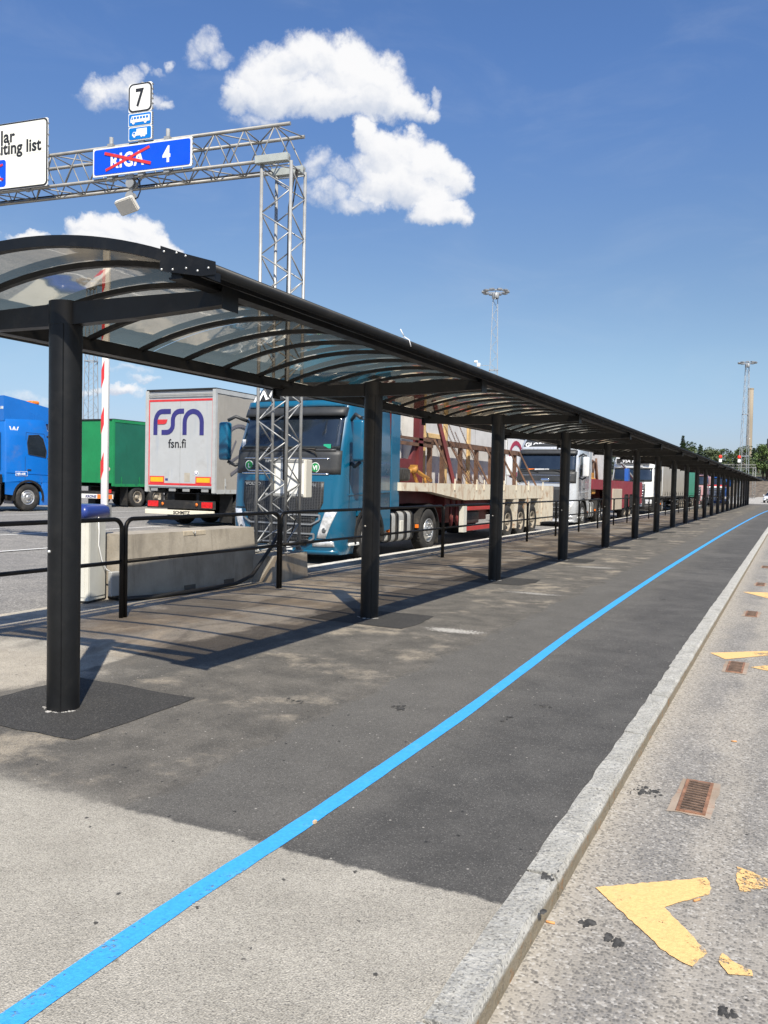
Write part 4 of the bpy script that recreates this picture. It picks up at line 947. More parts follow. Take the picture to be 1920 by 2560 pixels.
def tractor(name, label, loc, rz, color, style='wide', cabm=None, roof=3.82, bandm=None, sign=None, stripes=None, tank=True, rear_axles=1, mirrors=None, lower=None, deflect=True, detail=True, side_emblem=False):
    t = thing(name, label, 'truck', loc, rz, 'lorry tractors parked on the lot')
    body = color
    if style == 'wide':
        fr = [(.18, .10), (.5, .02), (.8, 0), (1.1, .015), (1.62, .05), (2.2, .12), (2.95, .40), (3.2, .50), (3.5, .72), (3.72, 1.0), (roof, 1.5)]
    else:
        fr = [(.18, .06), (.5, .0), (1.0, 0), (1.7, .04), (2.1, .10), (2.85, .34), (3.1, .40), (3.45, .46), (3.68, .66), (roof, 1.2)]
    wt_ = [(.18, 1.18), (.5, 1.24), (2.2, 1.25), (2.95, 1.22), (3.3, 1.18), (3.6, 1.10), (roof, .95)]
    cb = Cab(fr, wt_, 2.36)
    zs = [1.06, 1.3, 1.62, 2.0, 2.2, 2.5, 2.75, 2.95, 3.1, 3.25, 3.4, 3.55, 3.68, roof-.06, roof]
    b = cb.loft(zs, lambda z: 2.36 if z < 3.3 else 2.36-(z-3.3)*.12); cabo = b.build('cab', body, t)
    # lower front: bumper block as far back as the wheel arch
    b = cb.loft([.20, .30, .5, .8, 1.054], .86); b.build('bumper', lower or body, t)
    b = cb.patch(-1.16, 1.16, [.20, .24, .28], .014, .06); b.build('lip_spoiler', body if style == 'wide' else DARK, t)
    # rear lower cab corners and wheel arch
    for sg in (1, -1):
        b = MB(); N = 14
        vs = []
        for i in range(N+1):
            a = math.pi*(1.06-1.12*i/N); vs += [(sg*1.255, 1.40+.585*math.cos(a), .50+.585*math.sin(a)), (sg*1.255, 1.40+.66*math.cos(a), .50+.66*math.sin(a)), (sg*.75, 1.40+.66*math.cos(a), .50+.66*math.sin(a)), (sg*.75, 1.40+.585*math.cos(a), .50+.585*math.sin(a))]
        b.add(vs, [(4*i+k, 4*i+(k+1) % 4, 4*(i+1)+(k+1) % 4, 4*(i+1)+k) for i in range(N) for k in range(4)], False); b.build('mudguard', DARK, t)
        b = MB(); b.prism([(1.98, .58), (2.34, .62), (2.34, 1.058), (.87, 1.058), (.87, .94), (1.0, 1.04), (1.16, 1.13), (1.64, 1.13), (1.85, .98), (1.96, .80)], 0, sg*1.20, sg*1.245); b.build('side_skirt', body, t)
        # door window, door seam, handle
        wy = [(.70, 2.02), (1.42, 2.12), (1.46, 2.55), (1.40, 2.82), (.98, 2.86), (.80, 2.72), (.66, 2.25)]
        X = lambda z: lerp_tab(wt_, z)
        b = MB(); vs = [(sg*(X(z)+.006), y, z) for y, z in wy]+[(sg*(X(z)-.02), y, z) for y, z in wy]; n = len(wy)
        b.add(vs, [list(range(n)), list(range(n, 2*n))]+[(i, (i+1) % n, n+(i+1) % n, n+i) for i in range(n)]); dw = b.build('door_window', GLASS, t)
        if detail:
            b = MB(); fr2 = wy+[wy[0]]
            for p, q in zip(fr2, fr2[1:]): b.bar((sg*(X(p[1])+.008), p[0], p[1]), (sg*(X(q[1])+.008), q[0], q[1]), .03, .02)
            b.build('window_frame', PLASTIC, dw)
            sm_ = [(.50, 1.08), (.52, 2.0), (.74, 2.9), (1.50, 2.92), (1.55, 1.9), (1.55, 1.15)]
            b = MB()
            for p, q in zip(sm_, sm_[1:]): b.bar((sg*(X(p[1])-.002), p[0], p[1]), (sg*(X(q[1])-.002), q[0], q[1]), .012, .012)
            b.build('door_seam', DARK, t)
            b = MB(); b.bev((sg*1.252-.012, 1.30, 1.50), (sg*1.252+.012, 1.46, 1.56), .006, 1); b.build('door_handle', PLASTIC, t)
            b = MB(); b.bar((sg*1.252, .45, 1.36), (sg*1.252, 2.3, 1.42), .012, .03); b.build('body_crease', body, t)
    # windscreen
    zw0, zw1 = (2.2, 2.92) if style == 'wide' else (2.02, 2.82)
    xw = lambda z: 1.17-.06*(z-zw0)
    ws = cb.patch(lambda z: -xw(z), xw, [zw0+(zw1-zw0)*i/6 for i in range(7)], .008, .03, 26).build('windscreen', GLASS, t)
    b = cb.patch(-1.10, 1.10, [zw0-.02, zw0+.03], .013, .02); b.build('windscreen_seal', PLASTIC, t)
    if detail:
        for x0 in (-.55, .45):
            b = MB(); y0 = cb.y(x0, zw0)-.03
            b.tube([(x0+.28, y0+.03, zw0-.13), (x0+.25, y0-.01, zw0-.03), (x0-.15, cb.y(x0-.15, zw0+.06)-.022, zw0+.05)], .012, 6); b.tube([(x0+.25, cb.y(x0+.25, zw0+.02)-.03, zw0+.02), (x0-.45, cb.y(x0-.45, zw0+.07)-.03, zw0+.06)], .014, 6); b.build('wiper', DARK, t)
    # sun visor and roof front
    if style == 'wide':
        b = cb.patch(lambda z: -1.16, 1.16, [2.88, 2.96, 3.05], lambda_e(.09), .09, 26); b.build('sun_visor', PLASTIC, t)
        b = cb.patch(lambda z: -1.12, 1.12, [3.06, 3.12, 3.185], lambda_e(.10), .10, 26); b.build('visor_strip', bandm or body, t)
        b = cb.patch(lambda z: -1.08+.25*(z-3.15), lambda z: 1.08-.25*(z-3.15), [3.19, 3.3, 3.45, 3.6], .010, .03, 26); b.build('roof_front_panel', PLASTIC, t)
    else:
        b = cb.patch(-1.17, 1.17, [2.83, 2.92, 3.02], lambda_e(.08), .10, 26); b.build('sun_visor', body, t)
        b = MB(); b.bev((-1.02, .18, 3.06), (1.02, .42, 3.44), .02, 1); sg_ = b.build('roof_sign_box', WHITE, t)
        b = MB(); b.box((-.98, .174, 3.09), (.98, .178, 3.41)); b.build('sign_face', DARK, sg_)
    if sign:
        yy = .172 if style != 'wide' else cb.y(0, 3.30)-.03
        text(sign[0], sign[1], sign[2], t, (0, yy-.004, 3.20 if style == 'wide' else 3.16), align='CENTER', bold=.006, shear=sign[3], ydir=(0, .35, .94) if style == 'wide' else (0, 0, 1), sx=1.1)
    # front bands / grille
    if style == 'wide':
        bm_ = bandm or PLASTIC
        cb.patch(lambda z: -1.20, 1.20, [1.74, 1.85, 2.0, 2.1, 2.20], .008, .03, 26).build('front_band', PLASTIC, t)
        for z, h, x0 in ((2.03, .022, 1.0), (1.73, .03, 1.0)):
            cb.patch(-x0, x0, [z, z+h], .016, .03, 26).build('chrome_strip', CHROME, t)
        if detail:
            b = cb.patch(-.16, .16, [1.80, 1.86, 1.92], .020, .02); cb.patch(-.85, .0, [1.78, 1.81], .018, .02, 8, b); b.build('emblem_bar', CHROME, t)
        xg = lambda z: .92 if z > 1.2 else .92-.36*(1.2-z)/.85
        cb.patch(lambda z: -xg(z), xg, [.36, .5, .7, .9, 1.05, 1.2, 1.45, 1.60], .010, .03, 24).build('grille', GRILLE, t)
        cb.patch(lambda z: -1.2, 1.2, [1.048, 1.07], .004, .03, 26).build('panel_gap', DARK, t)
        for z0, z1, x0 in ((.78, .96, .82), (.42, .60, .70)):
            b = MB(); P = [(-x0-.05, z1), (x0+.05, z1), (x0+.05, z1-.09), (x0-.12, z0), (-x0+.12, z0), (-x0-.05, z1-.09)]; P += [P[0]]
            for p, q in zip(P, P[1:]):
                N = 8
                for i in range(N):
                    a = (p[0]+(q[0]-p[0])*i/N, p[1]+(q[1]-p[1])*i/N); c = (p[0]+(q[0]-p[0])*(i+1)/N, p[1]+(q[1]-p[1])*(i+1)/N)
                    b.bar((a[0], cb.y(a[0], a[1])-.02, a[1]), (c[0], cb.y(c[0], c[1])-.02, c[1]), .03, .028)
            b.build('grille_trim', mat('silver_trim', (.33, .34, .35), .35, .5), t)
            b = MB(); zm_ = (z0+z1)/2
            for dz in (-.03, .03): cb.patch(-x0+.06, x0-.06, [zm_+dz-.008, zm_+dz+.008], .018, .02, 14, b)
            b.build('grille_slat', PLASTIC, t)
        for sg in (1, -1):
            front_lamp(cb, sg, t, 1.03, .52, lambda z: .80+.17*(z-.52)/.51, lambda z: .98+.20*(z-.52)/.51)
            b = cb.patch(min(sg*.70, sg*1.12), max(sg*.70, sg*1.12), [.36, .42, .46], .012, .03, 8); b.build('fog_lamp', LAMP, t)
            b = MB(); b.bev((min(sg*1.15, sg*1.252), .55, .36), (max(sg*1.15, sg*1.252), .95, .42), .01, 1); b.build('step_edge', WHITE, t)
            b = MB(); b.bev((min(sg*1.1, sg*1.2475), .50, .44), (max(sg*1.1, sg*1.2475), .84, .52), .01, 1); b.build('step_recess', DARK, t)
        b = MB(); b.box((-.26, cb.y(0, .32)-.02, .27), (.26, cb.y(0, .32)-.012, .38)); b.build('number_plate', WHITE, t)
    else:
        xg = lambda z: .74 if z > 1.3 else .74-.10*(1.3-z)
        cb.patch(lambda z: -xg(z)-.06, lambda z: xg(z)+.06, [.36, .6, .9, 1.2, 1.5, 1.86], .006, .03, 24).build('grille', PLASTIC, t)
        for i, z in enumerate((1.72, 1.58, 1.40, 1.26, 1.12, .98, .74, .62, .50)):
            cb.patch(-xg(z)*.97, xg(z)*.97, [z, z+.05], .022, .03, 18).build('grille_bar', CHROME, t)
        for sg in (1, -1):
            front_lamp(cb, sg, t, .92, .66, lambda z: .82, lambda z: 1.19)
            b = cb.patch(min(sg*.75, sg*1.18), max(sg*.75, sg*1.18), [.22, .4, .6], .010, .03, 10); b.build('bumper_corner', DARK if lower is None else lower, t)
        cb.patch(-.85, .85, [.20, .30], .014, .04).build('lower_lip', DARK, t)
    if stripes:
        for z0, z1, m_ in stripes: cb.patch(-1.22, 1.22, [z0, (z0+z1)/2, z1], .026, .03, 26).build('paint_stripe', m_, t)
    # mirrors
    for sg in (1, -1):
        mm = mirrors or body
        b = MB(); b.tube([(sg*1.19, .62, 2.80), (sg*1.40, .42, 2.90), (sg*1.55, .36, 2.82)], .035, 8); b.build('mirror_arm', PLASTIC, t)
        b = MB(); b.tube([(sg*1.22, .60, 1.98), (sg*1.40, .42, 1.90), (sg*1.54, .36, 1.98)], .035, 8); b.build('mirror_arm', PLASTIC, t)
        b = MB(); b.bev((min(sg*1.44, sg*1.68), .20, 2.0), (max(sg*1.44, sg*1.68), .38, 2.78), .055, 3); mo = b.build('mirror', mm, t)
        b = MB(); b.box((min(sg*1.47, sg*1.65), .382, 2.06), (max(sg*1.47, sg*1.65), .386, 2.72)); b.build('mirror_glass', GLASS, mo)
    # chassis
    b = MB()
    L = 5.9 if rear_axles == 1 else 7.0
    for x in (-.42, .42): b.box((x-.05, .9, .62), (x+.05, L, .92))
    for y in (1.0, 2.5, 3.4, 4.4, L-.2): b.box((-.37, y-.06, .66), (.37, y+.06, .88))
    b.bev((-.6, 4.0, .95), (.6, 5.0, 1.08), .03, 1); b.box((-.38, .9, .45), (.38, 2.3, .62)); b.build('chassis', DARK, t)
    for sg in (1, -1):
        wheel(t, sg*1.235, 1.40, .5, sg)
        for a in range(rear_axles):
            ya = 4.55+a*1.36; wheel(t, sg*1.225, ya, .5, sg, wd=.32)
            b = MB(); N = 10; vs = []
            for i in range(N+1):
                an_ = math.pi*(1.0-1.0*i/N); vs += [(sg*1.22, ya+.60*math.cos(an_), .5+.60*math.sin(an_)), (sg*1.22, ya+.63*math.cos(an_), .5+.63*math.sin(an_)), (sg*.62, ya+.63*math.cos(an_), .5+.63*math.sin(an_)), (sg*.62, ya+.60*math.cos(an_), .5+.60*math.sin(an_))]
            b.add(vs, [(4*i+k, 4*i+(k+1) % 4, 4*(i+1)+(k+1) % 4, 4*(i+1)+k) for i in range(N) for k in range(4)]); b.build('rear_mudguard', DARK, t)
            b = MB(); b.box((min(sg*.66, sg*1.2), ya+.60, .16), (max(sg*.66, sg*1.2), ya+.615, .62)); b.build('mud_flap', DARK, t)
        if tank:
            b = MB(); b.bev((min(sg*.60, sg*1.20), 2.30, .32), (max(sg*.60, sg*1.20), 3.75, .98), .11, 4); tk = b.build('fuel_tank', TANK, t)
            for y in (2.42, 2.78, 3.22, 3.58):
                b = MB(); b.bev((min(sg*.595, sg*1.206), y-.028, .314), (max(sg*.595, sg*1.206), y+.028, .986), .112, 4); b.build('strap', DARK, tk)
            b = MB(); b.bev((min(sg*1.19, sg*1.215), 2.93, .5), (max(sg*1.19, sg*1.215), 3.10, .78), .01, 1); b.build('side_plate', GREYWHITE, tk)
            b = MB(); b.lathe([(.98, .07), (1.03, .07), (1.035, 0)], 2, 12, (sg*.95, 2.62, 0)); b.build('tank_cap', DARK, tk)
            b = MB(); b.bev((min(sg*1.15, sg*1.22), 2.33, .55), (max(sg*1.15, sg*1.22), 2.39, .64), .005, 1); b.build('side_marker', ORANGE, t)
            b = MB(); b.bev((min(sg*1.15, sg*1.22), 3.86, .58), (max(sg*1.15, sg*1.22), 3.93, .66), .005, 1); b.build('side_marker', ORANGE, t)
        if deflect:
            b = MB(); b.bev((min(sg*1.205, sg*1.235), 2.372, 1.06), (max(sg*1.205, sg*1.235), 2.80, 3.35), .012, 1); b.build('side_deflector', body, t)
    if deflect:
        b = MB(); b.add([(-1.05, 1.5, roof-.03), (1.05, 1.5, roof-.03), (1.12, 2.55, roof-.02), (-1.12, 2.55, roof-.02), (-.98, 1.7, roof+.05), (.98, 1.7, roof+.05), (1.08, 2.55, roof+.14), (-1.08, 2.55, roof+.14)], [(0, 3, 2, 1), (4, 5, 6, 7), (0, 1, 5, 4), (1, 2, 6, 5), (2, 3, 7, 6), (3, 0, 4, 7)]); b.build('roof_deflector', body, t)
    t['_cab'] = 1
    return t, cb
TANK = mat('alu_tank', (.50, .50, .48), .38, .35, var=.1, vs=4, dirt=(.3, .27, .22), dirt_amt=.4, dirt_scale=4)
def grille_mat():
    m = bpy.data.materials.new('honeycomb_grille'); m.use_nodes = True; t = NT(m.node_tree); b = t.n['Principled BSDF']
    p = t.vm('MULTIPLY', t.obj(), (1, 0, 1.9)); d_ = t.voro(p, 18, 'DISTANCE_TO_EDGE', 0, .25)
    t.link(t.mix(t.rng(d_, .10, .2), c4((.055, .056, .058)), c4((.006, .006, .006))), b.inputs['Base Color']); b.inputs['Roughness'].default_value = .5
    t.link(t.bump(d_, -.5, .02), b.inputs['Normal']); return m
GRILLE = grille_mat()
TEAL = paint('teal_truck_paint', (.003, .098, .185)); SBLUE = paint('bright_blue_truck_paint', (.003, .135, .50))
SILVER = mat('silver_truck_paint', (.60, .62, .64), .3, .35, var=.06, coat=.5, dirt=(.22, .2, .17), dirt_amt=.35, dirt_scale=1.3)
TWHITE = paint('white_truck_paint', (.76, .76, .73)); PINK = paint('faded_pink_truck_paint', (.52, .30, .31)); RBLUE = paint('royal_blue_truck_paint', (.012, .10, .42))
def green_badge(cb, t, s, x, z):
    y = cb.y(x, z)-.014
    b = MB(); b.disc((x, y-.003, z), .098, 1, .003, 24); o = b.build('badge', WINK, t)
    b = MB(); b.disc((x, y-.006, z), .084, 1, .0025, 24); b.build('badge_disc', GREENINK, o)
    text(s, .12, WINK, o, (x, y-.0075, z-.045), align='CENTER', bold=.004)

LZ = -.104
# 1 teal tractor just behind the lattice tower
t1, cb = tractor('lorry_tractor', 'teal tractor cab with open side door window, standing behind the lattice tower', (-8.93, 13.60, LZ), 0, TEAL, 'wide', roof=3.86, bandm=TEAL, sign=('INNELOURS', .36, WINK, .25))
green_badge(cb, t1, 'L', -.82, 1.90); green_badge(cb, t1, 'VI', .72, 1.87)
text('VOLVO', .085, CHROME, t1, (-.86, cb.y(-.7, 1.52)-.02, 1.51), bold=.003, sx=1.3); text('FH', .085, CHROME, t1, (.66, cb.y(.7, 1.50)-.02, 1.50), bold=.002, shear=.25)
y = cb.y(.93, 2.27)-.016
b = MB(); b.box((.84, y, 2.24), (1.0, y+.003, 2.32)); b.build('windscreen_sticker', mat('mint_sticker', (.03, .45, .25), .4), t1)
b = MB(); b.box((-1.08, cb.y(-1.05, 2.3)-.012, 2.24), (-1.0, cb.y(-1.05, 2.3)-.008, 2.42)); b.build('windscreen_sticker', WINK, t1)
# 2 silver tractor
t2, cb = tractor('lorry_tractor', 'silver tractor with white mirrors and white lettering board, parked behind the rusty trailer', (-8.84, 32.35, LZ), 0, SILVER, 'wide', roof=3.80, sign=('GLOBETROTTER', .24, WINK, 0), mirrors=TWHITE)
green_badge(cb, t2, 'L', -.25, 1.0)
for x, m_, w_ in ((-.62, ORANGE, .16), (-.25, WINK, .2), (.05, WINK, .08)):
    yy = cb.y(x, 2.27)-.012; b = MB(); b.bev((x-w_, yy, 2.23), (x+w_, yy+.01, 2.30), .004, 1); b.build('dashboard_item', m_, t2)
# 3 white tractor with chrome bars
t3, cb = tractor('lorry_tractor', 'white tractor with chrome grille bars and dark roof sign box, beyond the maroon trailer', (-8.86, 52.3, LZ), 0, TWHITE, 'bars', roof=3.85, sign=('VIA IKAR', .30, WINK, .2), lower=DARK, mirrors=DARK)
for x in (-.55, .45):
    b = MB(); b.bev((x-.14, cb.y(x, 2.9)-.13, 2.90), (x+.14, cb.y(x, 2.9)-.06, 2.99), .01, 1); b.build('spot_lamp', LAMP, t3)
b = MB(); b.box((1.252, .6, 1.2), (1.256, 2.3, 1.65)); b.build('blue_panel', RBLUE, t3)
# 4 pink, 5 blue-red-white far away
t4, cb = tractor('lorry_tractor', 'faded pink tractor far along the row beyond the green container', (-8.3, 80.6, LZ), 0, PINK, 'bars', roof=3.7, detail=False)
t5, cb = tractor('lorry_tractor', 'farthest blue tractor with red and white stripes across its front', (-7.35, 92.5, LZ), 0, RBLUE, 'bars', roof=3.75, detail=False, stripes=[(1.96, 2.12, REDINK), (1.80, 1.96, WINK)])
# 6 blue tractor on the left, seen from behind its cab
t6, cb = tractor('lorry_tractor', 'bright blue tractor at the left edge with orange beacon bar and white W emblem', (-26.75, 23.55, .17), rad(180-6), SBLUE, 'bars', roof=3.95, deflect=False, rear_axles=1, tank=False)
X = -1.252
text('W', .36, WINK, t6, (-1.215, 2.18, 2.86), xdir=(0, -1, 0), bold=.008)
b = MB(); b.prism(rrect(1.45, 1.30, 1.95, 1.47, .02), 0, -1.258, -1.253); pl_ = b.build('name_plate', WINK, t6)
b = MB(); b.prism(rrect(1.465, 1.312, 1.935, 1.458, .015), 0, -1.261, -1.2585); b.build('plate_face', SBLUE, pl_)
text('NJR-608', .105, WINK, pl_, (-1.263, 1.91, 1.345), xdir=(0, -1, 0), bold=.004)
b = MB(); b.add([(-1.16, 2.37, 3.3), (-1.16, 2.37, 4.22), (-1.14, 1.5, 4.10), (-1.08, .30, 3.90), (-1.14, .45, 3.3), (1.16, 2.37, 3.3), (1.16, 2.37, 4.22), (1.14, 1.5, 4.10), (1.08, .30, 3.90), (1.14, .45, 3.3)],
    [(0, 1, 2, 3, 4), (5, 9, 8, 7, 6), (1, 6, 7, 2), (2, 7, 8, 3), (0, 5, 6, 1), (0, 4, 9, 5), (3, 8, 9, 4)]); b.build('roof_fairing', SBLUE, t6)
b = MB(); b.bev((-1.0, .78, 4.005), (1.0, 1.12, 4.15), .05, 2); b.build('beacon_bar', ORANGE, t6)
b = MB(); b.bev((-1.24, 2.5, .28), (-.65, 3.6, .98), .02, 1); b.build('side_box', DARK, t6)
b = MB(); b.bev((-1.18, 2.42, 1.0), (-.7, 2.6, 1.35), .02, 1); b.bev((-1.0, 2.38, 1.5), (-.9, 2.5, 2.9), .03, 2); b.build('air_filter', DARK, t6)
b = MB(); b.cbox((-1.05, 2.33, 3.78), (.16, .1, .1)); b.cbox((-.75, 2.33, 3.80), (.16, .1, .1)); b.build('work_lamp', LAMP, t6)
b = MB(); b.tube([(-1.05, 2.2, 3.9), (-1.05, 2.2, 4.02)], .02, 6); b.lathe([(4.02, .05), (4.08, .05), (4.10, 0)], 2, 10, (-1.05, 2.2, 0)); b.build('red_marker', REDLAMP, t6)

# ---------------------------------------------------------------- trailers
def running_gear(t, axles, W=2.5, rim=None, z=.5, deep=True, ys=None):
    for y in axles:
        for sg in (1, -1): wheel(t, sg*(W/2-.02), y, z, sg, R=.5, wd=.36, rim=rim or RIMD, deep=deep)
def curtain(name, label, loc, rz, L, H, sidem, rearm, frame, zb=1.12, rear_detail=True, group='box and curtain trailers on the lot'):
    # local: rear at y=0, front at y=L (so the rear faces -y)
    t = thing(name, label, 'trailer', loc, rz, group); W = 1.25
    b = MB(); b.box((-W+.03, .06, zb), (W-.03, L-.03, H-.06)); b.build('body', rearm, t)
    for sg in (1, -1):
        b = MB(); ny = 40; nz = 10; vs = []
        for j in range(nz+1):
            for i in range(ny+1):
                y = .10+(L-.2)*i/ny; z = zb-.10+(H-.16-zb+.10)*j/nz
                vs.append((sg*(W+.002+.012*math.sin(y*3.1+z*2)*math.sin(math.pi*j/nz)+.006*math.sin(y*9+1.3*z)), y, z))
        b.add(vs, [(j*(ny+1)+i, j*(ny+1)+i+1, (j+1)*(ny+1)+i+1, (j+1)*(ny+1)+i) for j in range(nz) for i in range(ny)], True); cu_ = b.build('side_curtain', sidem, t)
        b = MB()
        for i in range(12):
            y = .5+(L-1)*i/11; b.box((min(sg*(W+.012), sg*(W+.022)), y-.025, zb-.12), (max(sg*(W+.012), sg*(W+.022)), y+.025, zb+.30)); b.cbox((sg*(W+.022), y, zb+.12), (.03, .05, .09))
        b.build('strap_row', sidem if frame is None else frame, t, kind='stuff')
        b = MB(); b.box((min(sg*(W-.05), sg*(W+.018)), .03, H-.15), (max(sg*(W-.05), sg*(W+.018)), L, H-.03)); b.build('roof_rail', frame or STEEL, t)
        b = MB(); b.box((min(sg*(W-.08), sg*(W+.006)), .03, zb-.14), (max(sg*(W-.08), sg*(W+.006)), L, zb-.02)); b.build('side_rail', frame or STEEL, t)
        b = MB(); b.box((min(sg*(W-.09), sg*(W+.02)), 0, zb-.12), (max(sg*(W-.09), sg*(W+.02)), .09, H-.04)); b.build('corner_post', frame or STEEL, t)
        b = MB(); b.bev((min(sg*1.1, sg*1.16), L*.28, .45), (max(sg*1.1, sg*1.16), L*.66, .52), .01, 1); b.bev((min(sg*1.1, sg*1.16), L*.28, .78), (max(sg*1.1, sg*1.16), L*.66, .85), .01, 1); b.build('side_guard', STEEL, t)
    b = MB(); b.box((-W, .02, H-.05), (W, L, H)); b.build('roof', DARK, t)
    b = MB(); b.box((-.5, .3, .72), (-.4, L-.5, 1.0)); b.box((.4, .3, .72), (.5, L-.5, 1.0)); b.box((-1.15, .25, .96), (1.15, L-.1, zb-.14)); b.build('chassis', DARK, t)
    running_gear(t, (1.6, 2.91, 4.22)); 
    for sg in (1, -1):
        b = MB(); b.box((min(sg*.75, sg*1.2), .95, .12), (max(sg*.75, sg*1.2), .97, .95)); b.build('mud_flap', DARK, t)
        b = MB(); b.cbox((sg*.8, L-2.6, .55), (.12, .12, .9)); b.build('landing_leg', STEEL, t)
    b = MB(); b.bev((-1.22, .05, .52), (1.22, .14, .76), .01, 1); b.build('lamp_bar', DARK, t)
    return t
GREYC = mat('light_grey_curtain', (.35, .325, .28), .55, var=.06, vs=1.2, dirt=(.22, .19, .15), dirt_amt=.35, streak=((.25, .22, .18), .3), bump=.1, bs=4)
WPANEL = mat('pale_door_panel', (.44, .45, .45), .45, var=.05, vs=1.5, streak=((.33, .37, .42), .5), dirt=(.30, .28, .25), dirt_amt=.35)
GREENC = mat('green_tarpaulin', (.012, .23, .075), .5, var=.10, vs=1.0, streak=((.01, .12, .05), .5), bump=.1, bs=3)
GREENSHADE = mat('shaded_green_tarpaulin', (.010, .125, .075), .5, var=.10, vs=1.0, streak=((.01, .09, .05), .5), bump=.1, bs=3)  # tarpaulin green darkened for the side angled away from the sun
ft = curtain('curtain_trailer', 'pale grey curtain trailer whose rear doors show big navy letters in a red frame', (-16.02, 19.05, .10), rad(1), 13.6, 4.0, GREYC, WPANEL, mat('grey_frame', (.42, .43, .42), .45, var=.1))
ZT, ZB = 3.9, 1.14
b = MB(); b.box((-1.20, .035, 1.16), (1.20, .059, 3.72)); dr_ = b.build('rear_door', WPANEL, ft)
b = MB(); b.box((-.004, .030, 1.16), (.004, .0345, 3.72)); b.build('door_seam', STEEL, dr_)
b = MB()
for a_, c_ in (((-1.19, 3.64), (1.19, 3.70)), ((-1.19, 1.20), (1.19, 1.26)), ((-1.19, 1.26), (-1.13, 3.64)), ((1.13, 1.26), (1.19, 3.64))): b.box((a_[0], .030, a_[1]), (c_[0], .0345, c_[1]))
b.build('red_frame', REDINK, dr_)
for x in (-.84, .84):
    b = MB(); b.box((x-.27, .026, 1.26), (x+.27, .0295, 1.46)); rf = b.build('reflector_border', REDINK, dr_)
    b = MB(); b.box((x-.235, .0225, 1.295), (x+.235, .0255, 1.43)); b.build('reflector', YELLOW, rf)
q = lambda x, y: ((x-100)/1090*2.5-1.25, 3.9-(y-150)/1540*2.76)
LG = MB()
fp = [q(245, 835), q(245, 640)]+[(q(350, 0)[0]-math.cos(rad(a))*(q(350, 0)[0]-q(245, 0)[0]), q(0, 640)[1]+math.sin(rad(a))*(q(0, 455)[1]-q(0, 640)[1])) for a in (15, 30, 45, 60, 75, 90)]+[q(490, 455)]
ribbon(LG, fp, .145, .026, .0345)
sp = [q(700, 455), q(635, 455)]+[(q(635, 0)[0]-math.sin(rad(a))*(q(635, 0)[0]-q(525, 0)[0]), q(0, 600)[1]+math.cos(rad(a))*(q(0, 455)[1]-q(0, 600)[1])) for a in (20, 40, 60, 80, 90)]+[q(525, 680)]+[(q(430, 0)[0]+math.cos(rad(a))*(q(525, 0)[0]-q(430, 0)[0]), q(0, 680)[1]-math.sin(rad(a))*(q(0, 680)[1]-q(0, 795)[1])) for a in (20, 45, 70, 90)]+[q(345, 795)]
ribbon(LG, sp, .145, .026, .0345)
np_ = [q(712, 838), q(712, 640)]+[(q(845, 0)[0]-math.cos(rad(a))*(q(845, 0)[0]-q(712, 0)[0]), q(0, 640)[1]+math.sin(rad(a))*(q(0, 462)[1]-q(0, 640)[1])) for a in range(15, 181, 15)]+[q(978, 845)]
ribbon(LG, np_, .145, .026, .0345); LG.build('lettering', NAVY, dr_)
b = MB(); P = [q(283, 585), q(440, 585), q(425, 640), q(395, 662), q(283, 662)]; b.prism(P, 1, .020, .0255); b.build('red_bar', REDINK, dr_)
text('fsn.fi', .36, INK, dr_, (q(598, 0)[0], .030, q(0, 1045)[1]), align='CENTER', bold=.004, sx=1.0)
b = MB(); x_, z_ = q(903, 1455); b.disc((x_, .030, z_), .075, 1, .004); o_ = b.build('round_sticker', WINK, dr_)
b = MB(); ribbon(b, arc(x_, z_, .045, 150, 400, 12), .018, .026, .0295); b.build('sticker_mark', NAVY, o_)
b = MB(); x_, z_ = q(760, 1525); b.box((x_-.10, .031, z_-.13), (x_+.10, .0345, z_+.13)); b.build('placard', mat('beige_placard', (.42, .38, .31), .6), dr_)
b = MB(); x_, z_ = q(433, 1550); b.box((x_-.05, .031, z_-.06), (x_+.05, .0345, z_-.01)); b.box((x_-.05, .031, z_+.0), (x_+.05, .0345, z_+.012)); b.build('data_sticker', NAVY, dr_)
for x in (-.92, -.25, .25, .92):
    b = MB(); b.bev((x-.12, -.005, 1.02), (x+.12, .03, 1.10), .006, 1); b.build('lock_handle', STEEL, ft)
b = MB(); b.box((-1.15, .02, 3.78), (1.15, .034, 3.81)); b.box((-1.15, .02, 3.84), (1.15, .034, 3.865)); b.build('roof_trim', STEEL, ft)
for sg in (1, -1):
    b = MB(); b.bev((sg*.98-.19, .02, .56), (sg*.98+.19, .055, .73), .01, 1); b.build('tail_lamp', REDLAMP, ft)
    b = MB(); b.lathe([(.05, .0), (.02, .05), (.02, 0)], 1, 10, (sg*.62, 0, .65)); b.build('round_lamp', ORANGE, ft)
b = MB(); b.bev((-1.24, -.02, .34), (1.24, .06, .48), .01, 1); bp = b.build('rear_bumper', mat('cream_bumper', (.74, .69, .55), .5, var=.05, dirt=(.3, .25, .18), dirt_amt=.3), ft)
text('SCHMITZ', .13, INK, bp, (.12, -.023, .365), align='CENTER', bold=.004, sx=1.1)
